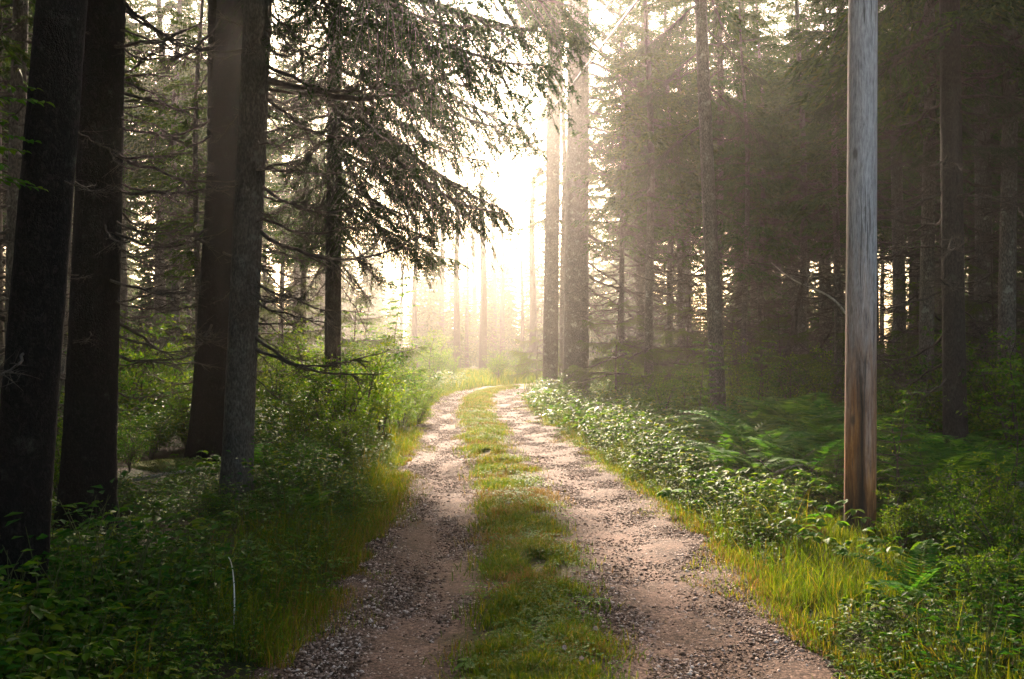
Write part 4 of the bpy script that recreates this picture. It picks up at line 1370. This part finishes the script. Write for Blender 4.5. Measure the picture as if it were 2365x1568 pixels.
r_ = np.random.default_rng(620)
FERNS = [(1700, 12.6, .95), (1740, 12.0, 1.0), (1765, 13.4, 1.1), (1800, 12.6, 1.15), (1835, 13.3, 1.15), (1850, 11.9, 1.0), (1880, 12.8, 1.1), (1905, 12.0, 1.05), (1925, 13.2, 1.1), (1945, 11.6, 1.0), (1720, 14.2, 1.05), (1785, 14.6, 1.1), (1860, 14.8, 1.15), (1920, 14.7, 1.1), (1690, 11.4, .75), (1815, 11.1, .7), (1895, 10.6, .75), (1760, 11.0, .65)]
for i, (px, Y, s) in enumerate(FERNS):
    place(FERN, _fern_used, i % 3, X(px, Y), Y, r_.uniform(0, 6), s * 1.6, "arching green fern in the dense fern bank just left of the utility pole", "fern", "ferns left of the utility pole")
FERNS2 = [(2165, 9.8, .95), (2210, 10.4, .9), (2120, 10.6, .8), (2080, 10.9, .85), (2250, 9.6, .75), (2290, 10.8, .9), (2330, 10.0, .8), (2050, 9.6, .7), (2140, 11.8, .9), (2240, 12.0, .8)]
for i, (px, Y, s) in enumerate(FERNS2):
    place(FERN, _fern_used, i % 3, X(px, Y), Y, r_.uniform(0, 6), s * 1.5, "shaded dark fern between the utility pole and the fallen log", "fern", "ferns by the fallen log")
for i, (px, Y, s, lab) in enumerate([(2110, 6.2, .5, "bright small fern in the herbs at the lower right corner"), (1290, 26, .8, "sunlit fern on the right verge before the massive trunk"), (1560, 17, .8, "fern at the foot of the leaning lichened trunk"), (620, 12, .7, "dim fern beside the grey-barked trunk on the left"), (700, 8.6, .55, "small fern among shrublets left of the road")]):
    place(FERN, _fern_used, i % 3, X(px, Y), Y, i * 1.3, s * 1.4, lab, "fern", None)

# ------------------------------------------------------------------ shrubs, saplings, young spruces, tall herbs
def shrub_proto(seed, h=1.3, w=.75, stems=8, nl=1700, ll=.036, mat=None):
    r = np.random.default_rng(seed)
    st, lv = MB(), MB()
    tips = []
    for i in range(stems):
        a = r.uniform(0, 6.28); hh = h * r.uniform(.55, 1.05); sp = w * r.uniform(.2, 1.0)
        k = np.linspace(0, 1, 7)
        p = np.stack([np.cos(a) * sp * k ** 1.5, np.sin(a) * sp * k ** 1.5, hh * k ** .9], 1) + np.cumsum(r.normal(0, .012, (7, 3)), 0)
        p[0] = (0, 0, -.03)
        tubes(st, p, .009 * h * (1 - k) + .002, 5)
        nb = 9
        kb = r.uniform(.22, 1, nb)
        b = np.stack([np.interp(kb, k, p[:, c]) for c in range(3)], 1)
        ab = r.uniform(0, 6.28, nb)
        d = nrm(np.stack([np.cos(ab), np.sin(ab), r.uniform(-.1, .8, nb)], 1))
        ln = h * r.uniform(.14, .36, nb)
        k2 = np.linspace(0, 1, 4)
        pr = b[:, None] + d[:, None] * (ln[:, None] * k2)[..., None]
        tubes(st, pr, np.broadcast_to(.003 * (1 - k2) + .001, (nb, 4)), 3)
        tips.append((b, d, ln))
    per = nl // (stems * 9)
    for b, d, ln in tips:
        k = r.uniform(.1, 1.05, (9, per))
        q = b[:, None] + d[:, None] * (ln[:, None] * k)[..., None]
        dd = d[:, None] * .5 + r.normal(0, .6, q.shape)
        q = q + dd * .03
        nn = r.normal(0, .55, q.shape) + np.array([0, 0, 1])
        leaf4(lv, q.reshape(-1, 3), dd.reshape(-1, 3), nn.reshape(-1, 3), ll * r.uniform(.65, 1.3, 9 * per), ll * .62, .18)
    t = empty("shrub", (0, 0, 0))
    st.build("stem", M_TWIG, t, True)
    lv.build("foliage", mat or M_SHRUB, t)
    return t
SHRUB = [shrub_proto(700, 1.35, .7, 8, 2600, .04), shrub_proto(701, 1.1, .9, 9, 2400, .036, M_BERRY), shrub_proto(702, 1.5, .6, 7, 2300, .045), shrub_proto(703, 1.0, .8, 9, 2600, .034)]
_su = [False] * 4
def shrubs(lst, group=None):
    for i, (px, Y, ht, k, lab) in enumerate(lst):
        base = (1.35, 1.1, 1.5, 1.0)[k]
        place(SHRUB, _su, k, X(px, Y), Y, px * .7 + i, ht / base, lab, "shrub", group)
shrubs([
    (838, 15.5, 1.75, 0, "glinting small-leaved shrub in front of the slim spruce trunk left of the road"),
    (880, 16.5, 1.45, 2, "sun-speckled shrub right of the glinting one, leaning to the road"),
    (790, 14.5, 1.35, 3, "dark dense shrub below the slim spruce trunk on the left"),
    (735, 15.0, 1.3, 1, "shaded shrub between the grey-barked trunk and the slim spruce"),
    (680, 13.5, 1.0, 3, "low shrub just right of the grey-barked trunk"),
    (930, 18.5, .95, 0, "bright low shrub shining white at the left edge of the road"),
    (965, 20.5, .85, 3, "small lit shrub nearest the left wheel track"),
    (905, 19.5, 1.2, 2, "pale shrub behind the bright low one left of the road"),
    (870, 21, 1.7, 0, "taller shrub behind the glinting one left of the road"),
    (960, 25, 1.2, 2, "yellow-green shrub by the road before the bend on the left"),
    (985, 30, 1.1, 0, "hazy shrub closest to the bend on the left"),
    (930, 29, 1.9, 2, "hazy tall shrub below the pale sapling left of the bend"),
    (640, 17.5, 1.6, 0, "green shrub seen right behind the grey-barked trunk"),
    (720, 19.5, 1.9, 2, "leafy shrub glowing green between grey-barked trunk and slim spruce"),
    (330, 17, 2.1, 0, "bright green bush in the gap between the left-hand big trunks"),
    (285, 15.5, 1.7, 3, "bright bush touching the second big trunk from the left"),
    (395, 18, 1.5, 2, "bush before the slim grey trunk in the left gap"),
    (350, 14, .9, 1, "low dark bush in the left gap in front of the bright one"),
    (430, 15, 1.0, 3, "bush at the foot of the twin-stemmed spruce"),
    (300, 12.5, .7, 1, "low shrub beside the pale broken snag"),
    (90, 12, 1.6, 1, "nearly black bush behind the nearest trunk at the left"),
    (150, 9.5, 1.0, 3, "dark bush squeezed between the two nearest trunks"),
    (700, 11, .75, 1, "low shrub on the left verge near the fallen stick"),
    (780, 12.3, .8, 3, "knee-high shrub on the left verge"),
    (650, 10.0, .6, 1, "dark shrublet just right of the base of the grey-barked trunk"),
])
shrubs([
    (1480, 22, .9, 0, "light shrub at the foot of the young spruce with drooping boughs"),
    (1530, 20, 1.0, 3, "green shrub left of the leaning lichened trunk"),
    (1590, 21, 1.2, 2, "taller shrub just behind and left of the lichened trunk"),
    (1400, 26, .8, 1, "low shrub beside the base of the massive trunk"),
    (1700, 20, 1.3, 0, "shrub right behind the lichened trunk"),
    (1760, 18, 1.3, 2, "shrub rising over the back of the fern bank"),
    (1830, 19, 1.4, 1, "dim shrub behind the fern bank by the leaning dead stem"),
    (1900, 17.5, 1.4, 3, "shrub behind the ferns nearest the left of the pole"),
    (1620, 16, .7, 3, "low shrub in front of the lichened trunk"),
    (2060, 12.5, 1.1, 1, "shaded shrub behind the pole to its right"),
    (2110, 14, 1.6, 0, "dark tall shrub right of the pole in shade"),
    (2290, 12.8, 1.9, 1, "dark leafy bush at the far right behind the log"),
    (2350, 11.5, 1.6, 3, "leafy bush on the right edge of the view above the log"),
    (2180, 15, 1.5, 2, "black bush behind the dark trunk at right"),
    (2300, 7.6, .85, 0, "bush with upright yellow tips at the right edge before the log"),
    (2215, 7.2, .7, 2, "bush with pale shoots left of the one at the right edge"),
    (2330, 6.3, .75, 1, "dark bush filling the right edge near the lower corner"),
    (2250, 5.6, .5, 3, "dark low bush in the lower right corner"),
    (2080, 7.3, .5, 3, "low shrub right of the pole foot"),
])
# farther, hazy ones
fr = np.random.default_rng(731)
for i in range(16):
    Y = fr.uniform(43, 58); px = fr.uniform(960, 1240); x = X(px, Y)
    if abs(float(lat(np.array([x]), np.array([Y]))[0])) < 2: continue
    place(SHRUB, _su, int(fr.integers(4)), x, Y, fr.uniform(0, 6), fr.uniform(.8, 1.5), "pale bush in the bright mist beyond the bend", "shrub", "bushes beyond the bend")
for i in range(26):
    Y = fr.uniform(20, 38); px = fr.uniform(1420, 2050); x = X(px, Y)
    place(SHRUB, _su, int(fr.integers(4)), x, Y, fr.uniform(0, 6), fr.uniform(.7, 1.3), "dim bush on the forest floor deep in the right-hand wood", "shrub", "bushes deep in the right-hand wood")
for i in range(18):
    Y = fr.uniform(20, 36); px = fr.uniform(260, 880); x = X(px, Y)
    place(SHRUB, _su, int(fr.integers(4)), x, Y, fr.uniform(0, 6), fr.uniform(.9, 1.7), "green bush under the trees deep in the left-hand wood", "shrub", "bushes deep in the left-hand wood")

def sapling_proto(seed, h=2.0, ll=.075, tiers=9, wid=.7, klo=.3):
    r = np.random.default_rng(seed)
    st, lv = MB(), MB()
    k = np.linspace(0, 1, 9)
    p = np.stack([.06 * h * np.sin(k * 3 + seed), .05 * h * np.sin(k * 4), h * k], 1); p -= p[0]
    tubes(st, p, .011 * h / 2 * (1 - .85 * k) + .002, 6)
    for i in range(tiers):
        kk = klo + (1 - klo) * (i + .5) / tiers
        b = np.array([np.interp(kk, k, p[:, c]) for c in range(3)])
        for j in range(3):
            a = r.uniform(0, 6.28); L = wid * r.uniform(.35, 1) * (1.15 - .75 * kk)
            d = np.array([math.cos(a), math.sin(a), r.uniform(.1, .45)])
            k2 = np.linspace(0, 1, 5)
            q = b + d * L * k2[:, None]; q[:, 2] -= .22 * L * k2 ** 2
            tubes(st, q, .004 * (1 - k2) + .0012, 3)
            m = int(8 + L * (16 if klo < .5 else 34))
            kl = np.linspace(.2, 1, m)
            bb = np.stack([np.interp(kl, k2, q[:, c]) for c in range(3)], 1)
            sg = np.where(np.arange(m) % 2, 1, -1)
            aa = a + sg * r.uniform(.5, 1.1, m)
            dd = np.stack([np.cos(aa), np.sin(aa), r.normal(-.12, .15, m)], 1)
            leaf8(lv, bb, dd, np.stack([r.normal(0, .25, m), r.normal(0, .25, m), np.ones(m)], 1), ll * r.uniform(.7, 1.2, m), ll * .65, .25)
    t = empty("leafy_sapling", (0, 0, 0))
    st.build("trunk", M_TWIG, t, True)
    lv.build("crown", M_MAPLE, t)
    return t
SAP = [sapling_proto(800, 2.0, .08), sapling_proto(801, 2.0, .065, 12, .6), sapling_proto(802, 2.0, .075, 11, .85), sapling_proto(803, 2.0, .036, 20, 1.15, .84)]
_pu = [False] * 4
for i, (px, Y, ht, k, lab) in enumerate([
    (930, 29, 3.7, 1, "tall pale leafy sapling in haze left of the bend"),
    (860, 25, 2.7, 0, "yellow-green sapling left of the tall pale one"),
    (1000, 33, 2.2, 1, "small hazy sapling right of the tall pale one"),
    (800, 22.5, 2.4, 2, "leafy sapling just right of the slim dark spruce trunk"),
    (690, 21, 2.3, 0, "green sapling between the grey-barked trunk and the slim spruce"),
    (1612, 16.5, 1.75, 2, "bright-leaved sapling in front of the leaning lichened trunk"),
    (1735, 17.5, 1.7, 0, "sapling with bright flat leaf layers right of the lichened trunk"),
    (1568, 19, 1.3, 1, "thin dark-stemmed sapling left of the lichened trunk"),
    (2082, 8.7, 1.25, 1, "slender sapling standing just right of the utility pole"),
    (2135, 9.3, .9, 0, "small leaning sapling between the pole and the fallen log"),
    (-45, 4.5, 2.8, 3, "dark maple-like sapling in front of the nearest trunks, leaves at eye level"),
    (380, 19.5, 2.6, 0, "bright green sapling in the gap left of the twin-stemmed spruce"),
    (300, 21, 2.4, 1, "green sapling at the right edge of the second big trunk"),
    (2070, 20, 3.0, 1, "dark sapling in the shade right behind the pole"),
    (2330, 9.2, 1.5, 2, "black-green sapling at the right edge beside the log"),
    (1450, 23, 1.5, 1, "thin sapling beside the young spruce with drooping boughs"),
]):
    place(SAP, _pu, k, X(px, Y), Y, px * .9, ht / 2.0, lab, "sapling", None)

def young_spruce(seed, h=2.8, Lm=1.3, z0=.5, per=5, whorl=.22):
    r = np.random.default_rng(seed)
    t = empty("young_spruce", (0, 0, 0))
    k = np.linspace(0, 1, 10)
    mb = MB(); tubes(mb, np.stack([.03 * np.sin(k * 4), .03 * np.sin(k * 5), h * k - .05], 1), .02 * h / 2 * (1 - .9 * k) + .003, 8)
    mb.build("trunk", M_TWIG, t, True)
    g, w = MB(), MB()
    z = z0
    while z < h * .97:
        kk = (z - z0) / (h - z0)
        L = Lm * (1 - kk) ** .8 + .1
        a0 = r.uniform(0, 6.28)
        for i in range(per):
            p = BOUGH[int(r.integers(5))]
            az = a0 + i * 6.283 / per + r.normal(0, .2); pit = r.normal(.1 + .45 * kk, .12); s = L * r.uniform(.7, 1.1) / 2.4
            g.add(*rot_arrays(p.garr, (0, 0, z), az, pit, s)); w.add(*rot_arrays(p.warr, (0, 0, z), az, pit, s))
        z += whorl * r.uniform(.8, 1.3)
    w.build("branchwork", M_TWIG, t); g.build("crown", M_NEEDLE_YOUNG, t)
    return t
YS = [young_spruce(900, 2.8, 1.75, .9, 4, .38), young_spruce(901, 1.0, .45, .12, 4, .1)]
_yu = [False] * 2
for i, (px, Y, ht, k, lab) in enumerate([
    (1425, 25, 2.95, 0, "broad young spruce with drooping boughs beside the massive trunk"),
    (1500, 27, 2.2, 0, "smaller young spruce right of the one with broad drooping boughs"),
    (1590, 28, 3.4, 0, "young spruce behind the leaning lichened trunk"),
    (1930, 9.6, .6, 1, "little spruce seedling just left of the pole foot"),
    (2065, 9.3, .95, 1, "spruce seedling right behind the pole foot"),
    (1985, 11, .7, 1, "spruce seedling hidden behind the pole"),
    (1240, 38, 2.6, 0, "hazy young spruce left of the sunlit pair of trunks"),
    (820, 24, 3.0, 0, "young spruce in haze right of the slim dark spruce trunk"),
    (650, 23, 3.3, 0, "young spruce behind the bare branches of the grey-barked trunk"),
    (1690, 25, 2.8, 0, "young spruce in shade right of the lichened trunk"),
    (1800, 22, 2.4, 0, "young spruce behind the fern bank"),
    (2120, 16, 2.8, 0, "black young spruce behind the ferns right of the pole"),
    (2290, 15, 3.0, 0, "young spruce in black shade at the right"),
]):
    place(YS, _yu, k, X(px, Y), Y, px * .31, ht / (2.8, 1.0)[k], lab, "young spruce", None)

for i, (x, y, ht) in enumerate([(-3.6, 2.2, 2.9), (-4.6, .6, 3.3), (-3.7, -1.6, 3.0), (-5.6, 3.0, 3.4), (-4.2, -3.8, 3.4), (-6.2, -1.4, 3.2), (-3.9, -6.5, 3.3), (-6.8, 1.4, 3.5)]):  # thicket out of view, added to block low sky from behind left
    place(YS, _yu, 0, x, y, i * 1.9, ht / 2.8, "unseen young spruce added left of the viewer to block low sky", "young spruce", "added young shade spruces left of the viewer")
# tall broad-leaved herbs standing singly along the verges
def tall_herb(seed, nst, lf, h, ll, mat):
    lv, st = herb_proto(seed, nst, lf, h, ll, h * .5)
    t = empty("leafy_herb", (0, 0, 0))
    st.build("stem", M_STEM, t); lv.build("foliage", mat, t)
    return t
TH = [tall_herb(850, 7, 5, .42, .11, M_MAPLE), tall_herb(851, 6, 3, .45, .13, M_SHRUB), tall_herb(852, 8, 5, .36, .095, M_MAPLE)]
_tu = [False] * 3
hr = np.random.default_rng(860)
def herbs(n, y0, y1, l0, l1, side, s0, s1, label, group):
    for i in range(n):
        Y = hr.uniform(y0, y1); off = hr.uniform(l0, l1)
        j = int(np.clip(np.searchsorted(road[:, 1], Y), 0, len(road) - 1))
        place(TH, _tu, int(hr.integers(3)), road[j, 0] + side * off, Y, hr.uniform(0, 6), hr.uniform(s0, s1), label, "herb", group)
herbs(34, 16, 28, 1.35, 2.2, 1, .9, 1.3, "sunlit broad-leaved herb lining the right verge before the sunlit pair of trunks", "sunlit herbs on the far right verge")
herbs(34, 8.6, 16, 1.5, 3.0, 1, .7, 1.1, "broad-leaved herb on the right verge in front of the fern bank", "herbs before the fern bank")
herbs(16, 5.2, 7.4, 1.9, 4.2, 1, .5, .75, "shaded leafy herb around and below the utility pole foot", "herbs near the utility pole foot")
herbs(30, 15, 30, 1.4, 2.4, -1, .8, 1.2, "sunlit broad-leaved herb on the left verge by the lit shrubs", "sunlit herbs on the left verge")
herbs(30, 6, 15, 1.7, 4.0, -1, .55, .95, "dark leafy herb in the shade of the left verge", "shaded herbs on the left verge")
for px, Y, s, k, lab in [(1890, 7.7, .85, 0, "pale-leaved bushy herb left below the pole foot"), (1985, 8.1, .7, 1, "large-leaved herb growing right against the pole foot"), (440, 5.7, .75, 1, "big-leaved herb in dark shade at the lower left"), (1480, 13.6, .95, 2, "bright-topped herb leaning to the right wheel track")]:
    place(TH, _tu, k, X(px, Y), Y, px * .1, s, lab, "herb", None)

# ------------------------------------------------------------------ logs, sticks, moss, flowers
def log(ax, ay, bx, by, r0, label, mat, z0=.06, cat="log", name="fallen_log", twigs=0, lift=0.0, r1=.7):
    A = np.array([ax, ay, H(ax, ay) + z0]); B = np.array([bx, by, H(bx, by) + z0 + lift])
    n = 24; k = np.linspace(0, 1, n)
    rg = np.random.default_rng(int(abs(ax * 100)))
    pts = (B - A) * k[:, None] + np.cumsum(rg.normal(0, r0 * .07, (n, 3)), 0) + np.stack([0 * k, 0 * k, r0 * .8 * np.sin(k * 3)], 1)
    t = empty(name, tuple(A))
    mb = MB(); tubes(mb, pts, r0 * (1 - (1 - r1) * k) * (1 + rg.normal(0, .05, n)), 12, True)
    mb.build("trunk" if r0 > .04 else "stem", mat, t, True)
    for i in range(twigs):
        kk = rg.uniform(.15, .95); j = int(kk * (n - 1)); a = rg.uniform(0, 6.28); L = rg.uniform(.15, .45)
        add_dead(t, Vector(pts[j]), Vector(pts[j]) + Vector((math.cos(a) * L, math.sin(a) * L, rg.uniform(.1, .6) * L)), None, rg)
    tag(t, label, cat)
M_LOG = bark_mat("log_bark", (.03, .025, .02), (.1, .085, .07), (.34, .32, .28), (.5, .5, .46), .8, .4)
log(X(2090, 9.9), 9.9, X(2420, 9.4), 9.4, .085, "mossy pale-patched fallen log lying behind the bushes right of the pole", M_LOG, .2, lift=-.02, r1=.85)
log(X(310, 10.9), 10.9, X(520, 12.2), 12.2, .022, "thin fallen stick on bare litter below the twin-stemmed spruce", M_TWIG_PALE, .16, "stick", "fallen_stick", 3)
log(X(500, 11.9), 11.9, X(730, 12.5), 12.5, .03, "fallen reddish stick reaching right from the grey-barked trunk base", M_TWIG, .2, "stick", "fallen_stick", 3)
log(X(1890, 10.6), 10.6, X(1790, 10.3), 10.3, .016, "pale stick lying before the fern bank left of the pole", M_TWIG_PALE, .3, "stick", "fallen_stick", 2)
log(X(1840, 21), 21, X(2010, 22), 22, .02, "far pale stick lying behind the fern bank", M_TWIG_PALE, .75, "stick", "fallen_stick", 0)
def tangle(px, Y, label):
    t = empty("brush_heap", (X(px, Y), Y, H(X(px, Y), Y)))
    r = np.random.default_rng(5)
    for i in range(16):
        a = r.uniform(0, 6.28); L = r.uniform(.3, .75)
        A = Vector((r.normal(0, .15), r.normal(0, .15), r.uniform(.02, .2)))
        add_dead(t, A, A + Vector((math.cos(a) * L, math.sin(a) * .6 * L, r.uniform(.1, .75) * L)), None, r, M_TWIG_PALE if i % 4 == 0 else None)
    tag(t, label, "brush heap")
tangle(1770, 10.5, "tangle of dead twigs in front of the fern bank")

# bleached snag beside the second trunk
def snag_stump(px, Y, h, r0, label):
    t = empty("broken_snag", (X(px, Y), Y, H(X(px, Y), Y)))
    k = np.linspace(0, 1, 14); rg = np.random.default_rng(8)
    mb = MB(); tubes(mb, np.stack([.05 * k, 0 * k, h * k - .05], 1), r0 * (1 - .3 * k) * (1 + rg.normal(0, .08, 14)), 9, True)
    v, tr, q = mb.arrays(); v[-9:, 2] += rg.uniform(-.09, .07, 9)
    mb2 = MB(); mb2.add(v, tr, q); mb2.build("trunk", M_TWIG_PALE, t, True)
    tag(t, label, "snag")
snag_stump(254, 12.5, .62, .028, "pale broken snag standing beside the second trunk from the left")

def white_stalk():
    Y = 5.35
    A = P3(540, 1432, Y); A.z = H(A.x, Y)
    k = np.linspace(0, 1, 14)
    top = P3(529, 1286, Y); mid = P3(548, 1345, Y)
    p = np.array([A])[0][None] * ((1 - k) ** 2)[:, None] + 2 * np.array(mid)[None] * (k * (1 - k))[:, None] * 1.05 + np.array(top)[None] * (k ** 2)[:, None]
    mb = MB(); tubes(mb, p, .0048 * (1 - .5 * k), 6, True)
    tag(mb.build("dead_stalk", M_STALK, None, True), "white bent dead stalk standing in the dark herbs at lower left", "stalk")
white_stalk()

def moss_mound(px, Y, rx, h, label, mat):
    x = X(px, Y); g = MB()
    n = 26; a = np.linspace(0, 2 * np.pi, n, endpoint=False); k = np.linspace(0, 1, 12)
    rg = np.random.default_rng(int(px))
    rad = (rx * np.sin(k * np.pi / 2))[:, None] * (1 + .12 * np.sin(a * 3 + px)[None] + .08 * np.sin(a * 5)[None])
    zz = (h * np.cos(k * np.pi / 2))[:, None] + rg.normal(0, .012, (12, n)) - .03
    v = np.stack([rad * np.cos(a), rad * np.sin(a) * .8, zz], -1).reshape(-1, 3)
    i = np.arange(12 * n).reshape(12, n)
    g.add(v, None, np.stack([i[:-1], i[1:], np.roll(i, -1, 1)[1:], np.roll(i, -1, 1)[:-1]], -1).reshape(-1, 4))
    # fuzz of moss shoots
    m = 2600
    aa = rg.uniform(0, 6.28, m); kk = np.sqrt(rg.uniform(0, 1, m))
    b = np.stack([rx * np.sin(kk * 1.5) * np.cos(aa), rx * .8 * np.sin(kk * 1.5) * np.sin(aa), h * np.cos(kk * 1.5) - .03], 1)
    needles(g, b, b / rx + rg.normal(0, .35, (m, 3)) + np.array([0, 0, .5]), .035, .008)
    o = g.build("moss_mound", mat, None, True)
    o.location = (x, Y, H(x, Y) + .02)
    tag(o, label, "moss")
moss_mound(2120, 7.7, .22, .2, "rounded yellow-green moss mound right of the pole foot", M_MOSS)
moss_mound(1862, 8.0, .2, .13, "rusty orange moss mound left of the pole foot", M_MOSS_ORANGE)
moss_mound(2190, 8.6, .45, .16, "low green moss mound in front of the fallen log", M_MOSS)
moss_mound(400, 13.0, .6, .14, "dull mossy hump on the bare litter in the left gap", M_MOSS)

M_FLOWER = plain_noise_mat("clover_blossom", (.45, .3, .26), (.75, .66, .6), 60, .7, .2)
for i, (px, py, lab) in enumerate([(1303, 1523, "tiny pinkish clover blossom at the bottom of the middle strip"), (1342, 1546, "clover blossom nearest the right wheel track at the bottom"), (1375, 1462, "pale clover blossom at the right edge of the middle strip")]):
    Y = EYE * F / (py + 18 - HZ); x = X(px, Y)
    z = float(surf(np.array([x]), np.array([Y]))[0])
    t = empty("clover_flower", (x, Y, z))
    k = np.linspace(0, 1, 4)
    mb = MB(); tubes(mb, np.stack([0 * k, 0 * k, .06 * k], 1), .0012 + 0 * k, 4); mb.build("stem", M_STEM, t)
    rg = np.random.default_rng(i); m = 90
    d = nrm(rg.normal(0, 1, (m, 3)) + np.array([0, 0, .3]))
    mb = MB(); leaf4(mb, np.array([[0, 0, .065]]) + d * .003, d, rg.normal(0, 1, (m, 3)), .011, .004, .1); mb.build("blossom", M_FLOWER, t)
    tag(t, lab, "flower")

# plantain rosettes in the strip
def rosette(px, py, s, label, mat=M_CLOVER):
    Y = EYE * F / (py - HZ); x = X(px, Y)
    rg = np.random.default_rng(int(px + py)); n = 9
    a = np.arange(n) * 6.283 / n + rg.normal(0, .25, n)
    d = np.stack([np.cos(a), np.sin(a), rg.uniform(.1, .6, n)], 1)
    mb = MB(); leaf8(mb, d * .012, d, np.array([[0, 0, 1.]]) - d * .3 * np.array([[1, 1, 0]]), s * rg.uniform(.7, 1.1, n), s * .42, .4)
    o = mb.build("plantain", mat); o.location = (x, Y, float(surf(np.array([x]), np.array([Y]))[0]) + .008)
    tag(o, label, "plantain")
rosette(1100, 1545, .12, "dark broad-leaved plantain at the lower left end of the middle strip")
rosette(1365, 1400, .1, "plantain at the right rim of the middle strip")
rosette(1210, 1290, .09, "plantain in the middle of the strip below the yellow patch")
rosette(1190, 1110, .12, "lit green plantain at the upper end of the middle strip")
rosette(1165, 1480, .11, "plantain amid clover near the bottom of the middle strip")
rosette(1330, 1500, .1, "plantain beside the clover blossoms")

# ------------------------------------------------------------------ mist
mb = MB()
x0, x1, y0, y1, z0, z1 = -195, 195, -75, 245, -4, 21.5
v = [(x, y, z) for z in (z0, z1) for y in (y0, y1) for x in (x0, x1)]
mb.add(v, None, [(0, 2, 3, 1), (4, 5, 7, 6), (0, 1, 5, 4), (2, 6, 7, 3), (0, 4, 6, 2), (1, 3, 7, 5)])
hm = bpy.data.materials.new("mist")
hm.use_nodes = True
hn = hm.node_tree.nodes
hn.remove(hn["Principled BSDF"])
pv = hn.new("ShaderNodeVolumePrincipled")
pv.inputs["Color"].default_value = (.97, .91, .85, 1)
pv.inputs["Density"].default_value = HAZE
pv.inputs["Anisotropy"].default_value = .85
hm.node_tree.links.new(pv.outputs[0], hn["Material Output"].inputs["Volume"])
tag(mb.build("haze", hm), kind="stuff")
